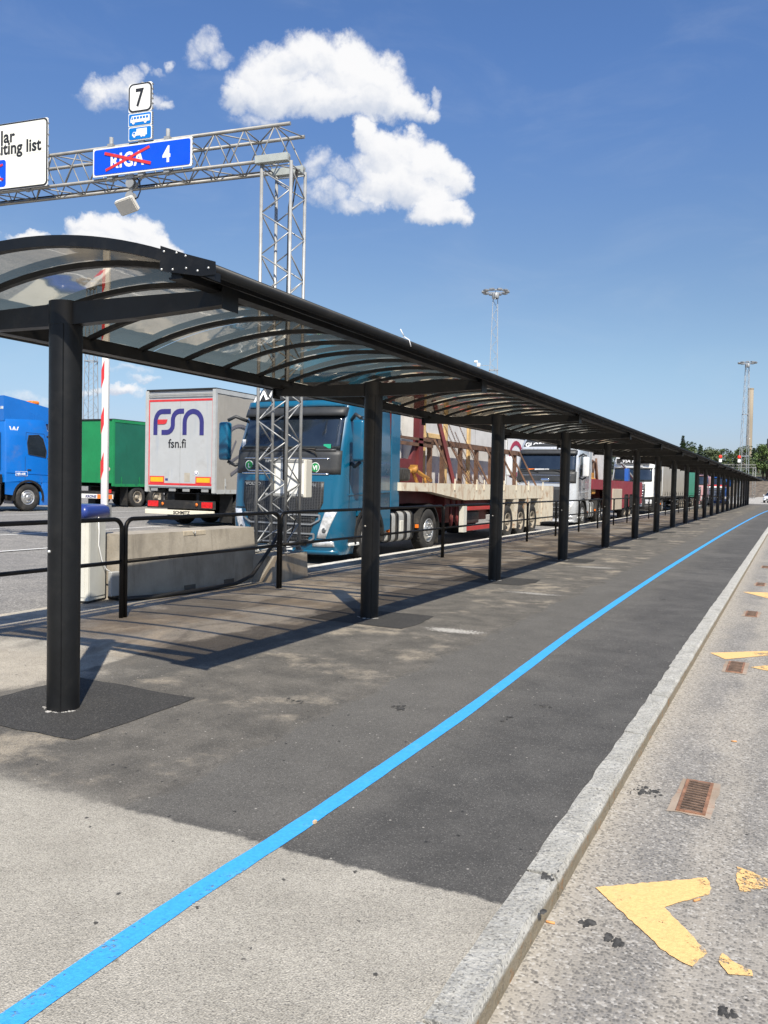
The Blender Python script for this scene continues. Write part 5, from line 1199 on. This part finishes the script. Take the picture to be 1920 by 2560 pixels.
# the dark loops printed on the curtain side
b = MB()
def side_ribbon(b, pts, wd, x):
    q_ = MB(); ribbon(q_, pts, wd, 0, .004); b.add([(x+v.y, v.x, v.z) for v in q_.v], q_.f)
GP = mat('grey_print', (.14, .135, .15), .5)
for pts_, w_ in ((arc(1.25, 2.45, .75, 165, 60, 10, .55), .09), ([(1.0, 2.55), (.78, 2.2), (.68, 1.9), (1.5, 2.25)], .07), ([(.75, 1.55), (1.6, 1.95)], .08), (arc(3.2, 2.3, 1.2, 180, 10, 14, .9), .09)):
    b = MB(); side_ribbon(b, pts_, w_, 1.272); b.build('side_lettering', GP, ft)

gt = curtain('curtain_trailer', 'green tarpaulin trailer with an orange and white rear bumper behind the boom', (-28.25, 27.7, .10), 0, 13.6, 3.98, GREENSHADE, GREENC, GREENC)
b = MB(); b.box((-1.16, .035, 1.14), (1.16, .059, 3.80)); b.build('rear_door', GREENC, gt)
b = MB(); b.bev((-1.2, -.02, .42), (1.24, .05, .62), .01, 1); bp = b.build('rear_bumper', WHITE, gt)
b = MB(); b.box((.35, -.024, .425), (1.235, -.0205, .615)); b.build('orange_end', ORANGE, bp)
text('KRONE', .16, NAVY, bp, (-.05, -.024, .46), align='CENTER', bold=.005, sx=1.2, shear=.2)
for sg in (1, -1):
    b = MB(); b.bev((sg*.95-.18, .0, .68), (sg*.95+.18, .045, .84), .01, 1); b.build('tail_lamp', REDLAMP, gt)
b = MB(); b.disc((.95, .028, 1.75), .09, 1, .004); o_ = b.build('speed_sticker', WINK, gt)
b = MB(); ribbon(b, arc(.95, 1.75, .075, 0, 360, 20), .018, .024, .0275); b.build('sticker_ring', REDINK, o_); text('80', .09, INK, o_, (.95, .026, 1.717), align='CENTER')

gr = curtain('curtain_trailer', 'long grey curtain trailer coupled behind the white chrome barred tractor', (-8.86, 70.2, LZ), rad(180), 14.2, 3.75, GREYC, GREYC, DARK)
b = MB(); b.box((-1.262, 13.75, 1.15), (-1.258, 14.19, 3.6)); b.build('white_edge', WHITE, gr)
TEALC = mat('sea_green_container', (.04, .26, .17), .5, var=.08, vs=1.2, streak=((.02, .15, .1), .4))
gc = curtain('curtain_trailer', 'sea green container trailer behind the long grey curtain trailer', (-8.86, 79.4, LZ), rad(180), 8.4, 3.7, TEALC, TEALC, TEALC)
wtl = curtain('curtain_trailer', 'white box trailer with big dark red loops, parked in the lane behind the rusty trailer', (-14.75, 55.5, .10), rad(180), 13.6, 4.1, mat('white_curtain', (.70, .70, .69), .5, var=.03), WHITE, DARK)
CRIM = mat('crimson_print', (.33, .015, .05), .5)
b = MB(); 
def side_r2(b, pts, wd, x):
    q_ = MB(); ribbon(q_, pts, wd, 0, .004); b.add([(x-v.y, v.x, v.z) for v in q_.v], q_.f)
side_r2(b, arc(12.0, 2.75, 1.2, 230, -50, 16, .95), .24, -1.272); side_r2(b, [(13.2, 2.0), (11.2, 2.0)], .24, -1.278); side_r2(b, arc(8.0, 2.75, 1.2, 230, -50, 16, .95), .24, -1.272); side_r2(b, [(9.2, 2.0), (7.2, 2.0)], .24, -1.278); b.build('red_logo', CRIM, wtl)
text('TRANS', .62, INK, wtl, (-1.28, 10.6, 1.45), xdir=(0, -1, 0), bold=.006)
blk = curtain('curtain_trailer', 'dark roofed white trailer seen in the gap behind the concrete panels', (-14.75, 39.5, .10), rad(180), 13.6, 3.9, mat('white_curtain', (.70, .70, .69)), WHITE, DARK)

# ---------------------------------------------------------------- rusty inloader trailer with A-frame
RUSTW = mat('rusty_white_steel', (.66, .60, .48), .6, var=.08, vs=2, dirt=(.34, .15, .05), dirt_amt=1.0, dirt_scale=3.2, streak=((.33, .14, .045), .95))
OX = mat('oxide_red_steel', (.125, .021, .023), .55, var=.2, vs=2, dirt=(.12, .06, .035), dirt_amt=.5, dirt_scale=3)
RUSTB = mat('rust_brown_steel', (.115, .062, .038), .75, var=.35, vs=4, dirt=(.24, .115, .045), dirt_amt=.5, dirt_scale=5)
REDG = mat('red_guard', (.42, .04, .036), .45, var=.08, dirt=(.25, .1, .06), dirt_amt=.3)
MAROON = mat('maroon_steel', (.26, .03, .045), .5, var=.08, vs=1.2, dirt=(.3, .2, .16), dirt_amt=.25, streak=((.12, .02, .025), .4))
WOOD = mat('pale_timber', (.55, .38, .17), .7, var=.15, vs=5)
OCHRE = mat('ochre_paint', (.42, .20, .035), .6, var=.2, vs=6, dirt=(.14, .07, .03), dirt_amt=.7, dirt_scale=5)
tr = thing('inloader_trailer', 'rusty cream flatbed trailer with leaning rails and chains, coupled behind the teal tractor', 'trailer', (-8.86, 16.3, LZ), 0, 'precast panel trailers')
W = 1.26
b = MB(); b.prism([(0, 1.62), (12.7, 1.62), (12.7, 1.20), (4.6, 1.20), (3.9, 1.20), (1.6, 1.42), (0, 1.44)], 0, .98, W); b.build('deck_side', RUSTW, tr)
b = MB(); b.prism([(0, 1.62), (12.7, 1.62), (12.7, 1.20), (4.6, 1.20), (3.9, 1.20), (1.6, 1.42), (0, 1.44)], 0, -W, -.98); b.build('deck_side', RUSTW, tr)
b = MB(); b.box((-.98, .05, 1.40), (.98, 12.6, 1.585)); b.build('deck_floor', OX, tr)
b = MB(); b.box((-.9, 3.4, .62), (.9, 6.6, 1.395)); b.box((-.5, 6.6, .7), (.5, 12.4, 1.3)); b.box((-.6, .6, 1.12), (.6, 3.4, 1.395)); b.build('belly_frame', OX, tr)
running_gear(tr, (7.72, 9.03, 10.34), rim=RIMD)
for y in (7.05, 8.37, 9.68, 11.05):
    b = MB(); b.prism([(y-.26, 1.195), (y+.26, 1.195), (y+.16, .80), (y+.10, .30), (y-.10, .30), (y-.16, .80)], 0, 1.0, W-.01); b.build('wheel_bracket', RUSTW, tr)
for y0, y1 in ((11.25, 11.98), (12.0, 12.7)):
    b = MB(); b.box((1.16, y0, .40), (W+.004, y1, 1.56 if y0 < 12 else 1.52)); b.build('rear_skirt', RUSTW, tr)
b = MB(); b.bev((1.10, 4.2, .92), (1.20, 6.75, 1.02), .01, 1); b.bev((1.10, 4.2, .38), (1.20, 6.75, .50), .01, 1); b.build('side_guard', REDG, tr)
b = MB(); b.box((1.08, 3.98, .36), (1.21, 4.2, 1.06)); b.build('guard_post', GREYWHITE, tr)
b = MB(); b.bev((.7, 4.6, .55), (1.05, 5.6, .88), .03, 2); b.build('tool_box', PLASTIC, tr)
b = MB(); b.lathe([(4.6, 0), (4.6, .14), (5.4, .14), (5.4, 0)], 1, 14, (.85, 0, 1.10)); b.build('air_tank', OX, tr)
for y in (3.6, 4.0):
    b = MB(); b.tube([(1.0, y, 1.2), (1.0, y-.05, .8), (1.0, y, .55), (1.0, y+.06, .8)], .04, 6); b.build('landing_gear', OX, tr)
# headboard frame
for y, w_ in ((.55, .15), (2.15, .26)):
    b = MB(); b.box((.60, y-w_/2, 1.585), (.76, y+w_/2, 3.9)); b.box((-.76, y-w_/2, 1.585), (-.60, y+w_/2, 3.9)); b.box((-.6, y-w_/2+.01, 3.72), (.6, y+w_/2-.01, 3.88)); b.build('head_post', OX, tr)
b = MB(); b.box((.62, .64, 1.60), (.70, 2.03, 2.18)); b.add([(.62, 1.7, 2.18), (.70, 1.7, 2.18), (.70, 2.03, 2.18), (.62, 2.03, 2.18), (.62, 2.0, 2.62), (.70, 2.0, 2.62), (.70, 2.03, 2.62), (.62, 2.03, 2.62)], [(0, 3, 2, 1), (4, 5, 6, 7), (0, 1, 5, 4), (1, 2, 6, 5), (2, 3, 7, 6), (3, 0, 4, 7)]); b.build('head_panel', OX, tr)
b = MB(); b.box((.70, .1, 2.50), (.76, 2.9, 2.58)); b.box((.70, .1, 2.64), (.76, 2.9, 2.70)); b.build('tool_rail', RUSTB, tr)
b = MB(); b.box((.52, 2.25, 2.60), (.68, 10.55, 2.74)); b.build('top_rail', RUSTB, tr)
for y in (3.05, 3.9, 5.2, 6.5, 7.75, 9.0, 10.2):
    b = MB(); b.box((.55, y-.055, 1.585), (.65, y+.055, 2.60)); b.build('stanchion', RUSTB, tr)
for i, y in enumerate((3.2, 4.2, 5.7, 7.1, 8.3, 9.4, 10.45)):
    b = MB(); b.bar((.70, y-.1, 2.72), (1.20, y+.28, 1.60), .042, .05); b.build('leaning_strut', RUSTB, tr)
b = MB(); b.bar((.72, 2.95, 3.7), (1.12, 3.45, 1.60), .09, .09); b.build('leaning_strut', OX, tr)
def chain(par, p, q, sag, n=26):
    b = MB(); p, q = Vector(p), Vector(q)
    for i in range(n):
        a = p.lerp(q, i/n); c = p.lerp(q, (i+1.15)/n)
        a.z -= sag*4*(i/n)*(1-i/n); c.z -= sag*4*((i+1)/n)*(1-(i+1)/n)
        sd = Vector((.014, 0, 0)) if i % 2 else Vector((0, .014, 0))
        b.tube([a+sd, c+sd], .006, 5); b.tube([a-sd, c-sd], .006, 5)
    return b.build('chain', RUSTB, par)
for p, q in (((.72, 3.6, 3.5), (1.2, 4.7, 1.66)), ((.74, 4.3, 3.5), (1.2, 5.6, 1.66)), ((.74, 3.65, 3.1), (1.2, 4.55, 1.7)), ((.74, 4.4, 3.0), (1.2, 5.1, 1.7)), ((.74, 8.0, 2.7), (1.2, 8.9, 1.66))): chain(tr, p, q, .05, 34)
for y in (4.55, 5.5): chain(tr, (1.1, y-.5, 1.95), (1.15, y+.2, 1.66), .12, 14)
for i, y in enumerate((3.15, 4.75, 5.35, 7.1, 8.3, 9.6, 11.3)):
    b = MB(); b.bev((1.255, y-.03, 1.45), (1.285, y+.03, 1.74), .008, 1); b.build('lashing_hook', RUSTW, tr)
wh = wheel(tr, 1.12, .48, 2.03, 1, R=.46, wd=.32, rim=OX); wh.rotation_euler = (0, rad(-90), 0); wh.location = (.72, .50, 1.95)
b = MB(); b.tube([(.95, .85, 1.86), (1.05, 1.15, 1.92), (1.08, 1.55, 1.80), (1.10, 2.0, 1.69)], .045, 8); b.tube([(1.0, 1.12, 1.92), (1.05, 1.3, 1.62)], .04, 8); b.lathe([(.95, 0), (.95, .075), (1.14, .075), (1.14, 0)], 0, 12, (0, 1.08, 1.92)); b.cbox((1.05, 1.10, 1.98), (.12, .16, .10)); b.tube([(1.08, 1.6, 1.78), (1.10, 1.72, 1.61)], .03, 8); b.build('winch', OCHRE, tr)
# precast panels and timber carried by it
cg = 'precast concrete panels on the trailers'
for i, (y0, y1, x, z1, lab) in enumerate(((1.6, 3.0, -.15, 3.75, 'pale concrete panel standing nearest the teal cab, with black ladder marks'), (3.05, 10.2, .30, 3.95, 'long pale concrete panel leaning behind the rusty rail and chains'))):
    p_ = thing('precast_wall', lab, 'concrete panel', (-8.86, 16.3, LZ), 0, cg)
    b = MB(); b.bev((x-.9, y0, 1.59), (x, y1, z1), .012, 1); b.build('slab', CONCP, p_)
    b = MB()
    if i:
        for y in (5.0, 7.2, 9.2): b.box((x+.001, y-.006, 1.6), (x+.004, y+.006, z1-.02))
        b.build('groove', mat('groove_grey', (.2, .2, .2), .8), p_)
    else:
        for k in range(14): b.box((x+.001, 2.42, 1.9+k*.13), (x+.004, 2.60, 1.93+k*.13))
        b.build('edge_mark', INK, p_)
for i, (y, z0, z1, lab) in enumerate(((3.25, 1.6, 3.9, 'upright yellow timber strip beside the oxide red post'), (4.75, 1.6, 3.9, 'upright yellow timber strip behind the hanging chains'), (6.55, 1.6, 3.9, 'upright yellow timber strip just left of the second shelter post from the tower'))):
    b = MB(); b.bev((.305, y-.10, z0), (.36, y+.10, z1), .006, 1); o = b.build('timber_strip', WOOD, None, (-8.86, 16.3, LZ)); tag(o, lab, 'timber', 'yellow timber strips on the panels')
b = MB(); b.bev((.306, 3.38, 2.80), (.35, 4.63, 2.92), .006, 1); o = b.build('timber_strip', WOOD, None, (-8.86, 16.3, LZ)); tag(o, 'level yellow timber strip between two upright strips', 'timber', 'yellow timber strips on the panels')
# ---------------------------------------------------------------- maroon inloader behind the silver tractor
tm = thing('inloader_trailer', 'maroon low trailer with a beige side box, coupled behind the silver tractor', 'trailer', (-8.84, 35.3, LZ), 0, 'precast panel trailers')
for sg in (1, -1):
    b = MB(); b.prism([(0, 1.95), (12.9, 1.93), (12.9, .75), (5.2, .55), (3.6, .60), (3.1, 1.50), (0, 1.52)], 0, min(sg*1.05, sg*1.26), max(sg*1.05, sg*1.26)); b.build('deck_side', MAROON, tm)
b = MB(); b.box((-1.04, .05, 1.5), (1.04, 12.85, 1.85)); b.box((-.8, 3.8, .62), (.8, 12.4, 1.5)); b.build('deck_floor', OX, tm)
b = MB(); b.bev((1.24, 4.3, .55), (1.30, 6.6, 1.55), .01, 1); b.build('side_box', mat('beige_box', (.52, .45, .36), .5, var=.05), tm)
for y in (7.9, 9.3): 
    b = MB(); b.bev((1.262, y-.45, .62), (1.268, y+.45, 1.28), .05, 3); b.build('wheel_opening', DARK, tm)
running_gear(tm, (7.9, 9.3), rim=RIMD)
for y in (.4, 2.2):
    b = MB(); b.bar((1.0, y, 1.9), (.7, y+1.0, 2.9), .09, .09); b.build('curved_strut', RUSTB, tm)
b = MB(); b.tube([(1.0, .3, 2.6), (1.0, .9, 2.75), (1.0, 1.5, 2.7), (1.0, 1.9, 2.3), (1.0, 2.0, 1.9)], .06, 8); b.tube([(1.0, 1.2, 2.7), (1.0, 1.3, 1.95)], .05, 8); b.build('hook_frame', RUSTB, tm)
b = MB(); b.bev((.9, .3, 1.3), (1.2, .9, 2.0), .03, 1); b.cbox((1.05, .6, 2.1), (.2, .35, .25)); b.build('pump_unit', OCHRE, tm)
p_ = thing('precast_wall', 'pale concrete panel standing on the maroon trailer behind the silver cab', 'concrete panel', (-8.84, 35.3, LZ), 0, cg)
b = MB(); b.bev((-.5, .8, 1.86), (.3, 8.5, 3.35), .012, 1); b.build('slab', CONCP, p_)
b = MB(); b.bar((.8, 8.9, 2.9), (1.1, 11.5, 2.0), .09, .09); b.build('leaning_strut', STEEL, tm)
b = MB(); b.bev((1.0, 8.7, 1.94), (1.2, 9.2, 2.6), .02, 1); b.build('blue_box', RBLUE, tm)

# ================================================================== FAR SCENERY
def ground_at(px, D, py=1232):
    d_ = pixdir(px, py); v = Vector((d_.x, d_.y, 0)).normalized(); f2 = Vector((CF.x, CF.y, 0)).normalized()
    return v*(D/v.dot(f2))
MASTG = mat('mast_steel', (.30, .32, .34), .5, .2, var=.1, vs=1)
def mast(name, label, px, D, Hh, w0=1.9, w1=.62, cam=False):
    p = ground_at(px, D); t = thing(name, label, 'light mast', (p.x, p.y, -.1), rad(20), 'floodlight masts')
    wz = lambda z: (w0+(w1-w0)*z/Hh)/2
    b = MB()
    for sx in (-1, 1):
        for sy in (-1, 1): b.bar((sx*wz(0), sy*wz(0), 0), (sx*wz(Hh), sy*wz(Hh), Hh), .09)
    n = 26
    for i in range(n):
        z0, z1 = Hh*i/n, Hh*(i+1)/n; a, c = wz(z0), wz(z1); s = 1 if i % 2 else -1
        for q in ((0, -1), (0, 1), (1, -1), (1, 1)):
            if q[0] == 0: b.bar((-s*a, q[1]*a, z0), (s*c, q[1]*c, z1), .035)
            else: b.bar((q[1]*a, -s*a, z0), (q[1]*c, s*c, z1), .035)
    for z in (Hh*.31, Hh*.62): 
        k = wz(z)+.05
        for q in (-1, 1): b.bar((-k, q*k, z), (k, q*k, z), .11); b.bar((q*k, -k, z), (q*k, k, z), .11)
    b.build('lattice', MASTG, t)
    b = MB(); b.lathe([(Hh-.9, .42), (Hh-.85, .5), (Hh-.1, .5), (Hh, .3)], 2, 12); b.tube([(1.55*math.cos(a*.5236), 1.55*math.sin(a*.5236), Hh+.05) for a in range(12)], .08, 6, closed=True)
    for a in range(4): b.bar((0, 0, Hh), (1.55*math.cos(a*1.5708), 1.55*math.sin(a*1.5708), Hh+.05), .08)
    b.build('head_ring', MASTG, t)
    for a in range(10):
        an_ = a*.6283; b = MB(); b.bev((1.35, -.34, Hh-.05), (2.0, .34, Hh+.22), .04, 1)
        R_ = Matrix.Rotation(an_, 3, 'Z'); b.v = [R_ @ v for v in b.v]; b.build('floodlight', mat('floodlight_grey', (.26, .27, .28), .4, .3, var=.2), t)
    if cam:
        b = MB(); z = Hh*.64; k = wz(z); b.bar((-k, -k, z), (-k-1.5, -k-.3, z), .06); b.build('camera_arm', MASTG, t)
        b = MB(); b.bev((-k-1.9, -k-.55, z-.25), (-k-1.4, -k-.1, z+.3), .06, 2); b.bev((-k-2.3, -k-.5, z+.35), (-k-1.75, -k-.1, z+.65), .06, 2); b.build('surveillance_camera', WHITE, t)
    return t
mast('floodlight_mast', 'lattice floodlight mast with two white cameras, rising above the middle of the canopy roof', 1226, 121, 29.4, cam=True)
mast('floodlight_mast', 'lattice floodlight mast close to the tall chimney at the far right', 1857, 184, 29.6)
mast('floodlight_mast', 'wide lattice mast seen between the nearest shelter post and the boom pole', 225, 112, 27.5, w0=1.7, w1=.9)
p = ground_at(1868, 700); ch = thing('chimney', 'tall slender beige concrete chimney beyond the trees', 'chimney', (p.x, p.y, 0))
b = MB(); b.lathe([(-1, 2.7), (30, 2.5), (60, 2.3), (87.2, 2.15), (87.2, 1.8), (85, 1.8)], 2, 32); b.build('stack', CHIM, ch)
b = MB(); b.lathe([(86.2, 2.16), (86.25, 2.3), (87.0, 2.3), (87.25, 2.1)], 2, 32); b.build('rim', CHIM, ch)
b = MB(); b.cbox((.5, -2.35, 45), (.5, .2, .8)); b.build('obstruction_lamp', WHITE, ch)
# far gantry with two red lane signals
FG = ground_at(1884, 160); fth = rad(3)
fg = thing('sign_gantry', 'small distant lattice gantry in front of the wooded hill', 'gantry', (FG.x, FG.y, -.1), fth, 'lattice gantries')
b = MB(); truss_tower(b, -.24, .24, -.25, .25, 0, 6.1, 12, .035, .02); b.build('tower', STEEL, fg)
b = MB(); box_truss(b, -16, .3, -.25, .25, 6.0, 6.6, 22, .04, .02); b.build('beam', DSTEEL, fg)
b = MB(); truss_tower(b, -15.9, -15.4, -.25, .25, 0, 6.0, 12, .035, .02); b.build('tower', STEEL, fg)
REDSIG = bpy.data.materials.new('red_signal_face'); REDSIG.use_nodes = True; bb_ = REDSIG.node_tree.nodes['Principled BSDF']
bb_.inputs['Base Color'].default_value = (.6, .02, .012, 1); bb_.inputs['Emission Color'].default_value = (1, .04, .02, 1); bb_.inputs['Emission Strength'].default_value = .35
for px, lab in ((1798, 'left one of two red round lane signals above the far gantry'), (1845, 'right one of two red round lane signals above the far gantry, beside the mast')):
    q_ = ground_at(px, 160); t = thing('lane_signal', lab, 'signal', (q_.x, q_.y, 6.5), fth, 'red lane signals')
    b = MB(); b.lathe([(-.06, 0), (-.06, .30), (.12, .30), (.16, .2), (.16, 0)], 1, 20, (0, 0, 1.42)); b.build('red_disc', REDSIG, t)
    b = MB(); b.tube([(0, .1, 0), (0, .1, 1.7)], .05, 8); b.build('post', STEEL, t)
    b = MB(); b.bev((-.26, -.03, .35), (.26, .03, .95), .02, 1); b.build('plate', WHITE, t)
# black signal head at the right edge, hung from an arm
q_ = ground_at(1921, 100); t = thing('signal_head', 'black signal head with white lamps at the right edge, in front of the far trees', 'signal', (q_.x, q_.y, 0))
b = MB(); b.bev((-.36, -.14, 6.62), (.36, .14, 7.78), .04, 1); b.build('housing', DARK, t)
LAMPW = bpy.data.materials.new('lit_signal_lamp'); LAMPW.use_nodes = True; bb_ = LAMPW.node_tree.nodes['Principled BSDF']
bb_.inputs['Base Color'].default_value = (.8, .8, .78, 1); bb_.inputs['Emission Color'].default_value = (1, 1, .96, 1); bb_.inputs['Emission Strength'].default_value = .6
for z in (7.45, 6.95):
    b = MB(); b.disc((-.02, -.15, z), .13, 1, .01); b.build('lamp', LAMPW, t)
b = MB(); b.tube([(0, .1, 7.3), (5.0, .1, 7.5), (5.0, .1, -.1)], .07, 8); b.build('arm', STEEL, t)
# white car on the far apron
CARW = paint('white_car_paint', (.78, .79, .80))
q_ = ground_at(1925, 106); car = thing('parked_car', 'white saloon car facing the camera at the far end of the walkway', 'car', (q_.x, q_.y, -.06), rad(-8))
prof = [(.0, .50, .80, .35), (.12, .66, .86, .25), (.9, .84, .88, .2), (1.15, .90, .88, .2)]
sec = [(-.02, .30, .58, .70), (.15, .26, .72, .82), (.6, .25, .80, .88), (1.15, .25, .92, .90), (1.5, .25, .96, .90), (2.3, .25, .98, .90), (3.3, .25, 1.0, .90), (4.1, .27, 1.02, .88), (4.55, .32, .96, .80)]
b = MB(); vs = []
for y, z0, z1, wd in sec:
    vs += [(-wd+.08, y, z0), (-wd, y, z0+.15), (-wd, y, (z0+z1)/2), (-wd+.05, y, z1-.06), (-wd+.16, y, z1), (wd-.16, y, z1), (wd-.05, y, z1-.06), (wd, y, (z0+z1)/2), (wd, y, z0+.15), (wd-.08, y, z0)]
n = 10
b.add(vs, [(j*n+i, j*n+(i+1) % n, (j+1)*n+(i+1) % n, (j+1)*n+i) for j in range(len(sec)-1) for i in range(n)], True); b.add(vs[:10], [list(range(10))]); b.add(vs[-10:], [list(range(10))]); b.build('body', CARW, car)
b = MB(); cs = [(1.2, .93, .80), (1.95, 1.38, .62), (2.2, 1.44, .60), (3.0, 1.44, .60), (3.5, 1.32, .62), (4.05, 1.03, .74)]
vs = []
for y, z, wd in cs: vs += [(-wd, y, z), (wd, y, z)]
gl_ = [(-.84, 1.2, .93), (.84, 1.2, .93)]; 
base_ = [(-.84, 1.2, .90), (.84, 1.2, .90), (-.86, 2.0, .96), (.86, 2.0, .96), (-.86, 2.2, .96), (.86, 2.2, .96), (-.86, 3.0, .97), (.86, 3.0, .97), (-.86, 3.5, .98), (.86, 3.5, .98), (-.82, 4.05, 1.0), (.82, 4.05, 1.0)]
b.add(vs+base_, [(2*i, 2*i+1, 2*i+3, 2*i+2) for i in range(5)]+[(2*i, 2*i+2, 12+2*i+2, 12+2*i) for i in range(5)]+[(2*i+1, 12+2*i+1, 12+2*i+3, 2*i+3) for i in range(5)]); b.build('glasshouse', GLASS, car)
b = MB(); b.add([(-.62, 1.95, 1.385), (.62, 1.95, 1.385), (.61, 2.2, 1.45), (-.61, 2.2, 1.45), (.61, 3.0, 1.45), (-.61, 3.0, 1.45), (.63, 3.5, 1.33), (-.63, 3.5, 1.33)], [(0, 1, 2, 3), (3, 2, 4, 5), (5, 4, 6, 7)]); b.build('roof', CARW, car)
b = MB(); b.bev((-.45, -.045, .42), (.45, .02, .60), .03, 1); b.bev((-.7, -.035, .28), (.7, .02, .38), .02, 1); b.build('grille', DARK, car)
for sg in (1, -1):
    b = MB(); b.bev((sg*.62-.16, -.03, .60), (sg*.62+.16, .10, .73), .03, 1); b.build('headlight', LAMP, car)
    b = MB(); b.bev((sg*.98-.09, 1.45, .92), (sg*.98+.09, 1.58, 1.06), .03, 1); b.build('wing_mirror', CARW, car)
    for y in (.85, 3.6): wheel(car, sg*.88, y, .33, sg, R=.33, wd=.21)
# wooded hill and its bank
def hill_z(x, y):
    t = max(0, min(1, (y-222)/34)); t = t*t*(3-2*t); u = max(0, min(1, (y-256)/150))
    n = math.sin(x*.11+1.3)*.9+math.sin(x*.031+y*.05)*1.4+math.sin(x*.43+y*.3)*.25
    return -.3+t*(4.6+n*.6)+u*(6.5+n)
def rock():
    m = bpy.data.materials.new('bank_rubble'); m.use_nodes = True; t = NT(m.node_tree); b = t.n['Principled BSDF']; p = t.pos()
    n = t.noise(p, .5, 7, .7); v = t.voro(p, .9)
    c = t.mix(t.rng(n, .35, .65), c4((.10, .08, .062)), c4((.19, .152, .115))); c = t.mix(t.math('MULTIPLY', t.rng(v, .4, .7), .5), c, c4((.10, .085, .065)))
    z = t.sep(p)[2]; c = t.mix(t.rng(t.math('ADD', z, t.math('MULTIPLY', n, 3)), 6.5, 8), c, c4((.06, .075, .03)))
    t.link(c, b.inputs['Base Color']); b.inputs['Roughness'].default_value = .9; t.link(t.bump(t.math('ADD', n, v), .8, .5), b.inputs['Normal']); return m
sheet('hill', -170, 110, [222+i*4 for i in range(14)]+[280+20*i for i in range(14)], hill_z, rock(), 70)
def leafmat(name, a, c):
    m = bpy.data.materials.new(name); m.use_nodes = True; t = NT(m.node_tree); b = t.n['Principled BSDF']; p = t.obj()
    n = t.noise(p, .9, 3, .6); i = t.n.new('ShaderNodeObjectInfo').outputs['Random']
    col = t.mix(t.rng(n, .3, .7), c4(a), c4(c)); hs_ = t.n.new('ShaderNodeHueSaturation'); t.link(col, hs_.inputs['Color'])
    t.link(t.rng(i, 0, 1, .48, .515, False), hs_.inputs['Hue']); t.link(t.rng(i, 0, 1, .75, 1.25, False), hs_.inputs['Value'])
    t.link(hs_.outputs[0], b.inputs['Base Color']); b.inputs['Roughness'].default_value = .6
    b.inputs['Transmission Weight'].default_value = 0; return m
LEAF = [leafmat('mid_green_leaves', (.050, .082, .026), (.088, .125, .042)), leafmat('dark_pine_needles', (.026, .050, .024), (.048, .080, .036)), leafmat('bright_green_leaves', (.072, .112, .030), (.115, .155, .046))]
BARK = mat('tree_bark', (.11, .075, .05), .9, var=.3, vs=6)
def leafy(b, c, r, n, s, flat=1.0):
    for _ in range(n):
        d_ = Vector((random.gauss(0, 1), random.gauss(0, 1), random.gauss(0, 1))).normalized(); k = random.random()**.4
        p_ = Vector(c)+Vector((d_.x*r, d_.y*r, d_.z*r*flat))*k
        u = Vector((random.gauss(0, 1), random.gauss(0, 1), random.gauss(0, 1))).normalized(); v = u.orthogonal().normalized(); q = s*random.uniform(.6, 1.3)
        b.add([p_+u*q, p_+v*q*.7, p_-u*q, p_-v*q*.7], [(0, 1, 2, 3)])
protos = []
def tree(kind):
    root = bpy.data.objects.new(('broadleaf_tree', 'pine_tree', 'broadleaf_tree')[kind], None); COL.objects.link(root)
    hgt = 10.0; b = MB()
    b.tube([(0, 0, -1), (.1, 0, hgt*.3), (-.1, .1, hgt*.6), (.05, 0, hgt*.9)], [.28, .22, .14, .04], 7)
    for k in range(7):
        a = k*2.4; z = hgt*(.35+.07*k); L = (2.6-.2*k) if kind != 1 else 1.6-.15*k
        b.tube([(0, 0, z), (L*.5*math.cos(a), L*.5*math.sin(a), z+.5), (L*math.cos(a), L*math.sin(a), z+.9)], [.09, .06, .02], 5)
    b.build('trunk', BARK, root)
    b = MB()
    if kind == 1:
        for k in range(20):
            z = hgt*(.22+.78*k/20); r = 1.9*(1-k/21)**.8+.15; m_ = 5 if k < 15 else 3
            for j in range(m_):
                a = j*6.283/m_+k*1.1; leafy(b, (r*.6*math.cos(a), r*.6*math.sin(a), z+random.uniform(-.2, .2)), r*.55, 22, .22, .45)
    else:
        for k in range(26):
            a = k*2.4; z = hgt*random.uniform(.30, .92); rr = 3.0*math.sin(max(.12, min(1, (z/hgt-.15)/.85))*math.pi)**.7*random.uniform(.35, 1)
            leafy(b, (rr*math.cos(a), rr*math.sin(a), z), random.uniform(.8, 1.35), 60, .24, .8)
    b.build('crown', LEAF[kind], root); return root
kinds = [tree(0), tree(0), tree(1), tree(1), tree(2)]; kk_ = [0, 0, 1, 1, 2]; used = set()
labs = ('one of the mid green broadleaf trees on the far wooded hill', 'one of the dark conical pines on the far wooded hill', 'one of the brighter green broadleaf trees on the far wooded hill')
spots = []
random.seed(21)
for row, (y0, n) in enumerate(((254, 44), (268, 46), (284, 46), (304, 40), (330, 34), (362, 28))):
    for i in range(n):
        x = -150+ (235/n)*(i+random.random()*.9); y = y0+random.uniform(-5, 5); spots.append((x, y))
for (x, y) in spots:
    k = random.choices(range(5), (3, 3, 3, 3, 2))[0]
    o = kinds[k] if k not in used else copy_tree(kinds[k]); used.add(k)
    s = random.uniform(.70, 1.06); o.location = (x, y, hill_z(x, y)-.2); o.scale = (s*random.uniform(.9, 1.15), s*random.uniform(.9, 1.15), s*random.uniform(.85, 1.1)); o.rotation_euler = (0, 0, random.uniform(0, 6.28))
    tag(o, labs[kk_[k]], 'tree', 'trees on the far hill')
q_ = ground_at(1703, 300); o = copy_tree(kinds[2]); o.location = (q_.x, q_.y, hill_z(q_.x, q_.y)); o.scale = (.95, .95, 1.35); tag(o, 'tallest pointed spruce standing above the tree line, just over the canopy edge', 'tree', 'trees on the far hill')
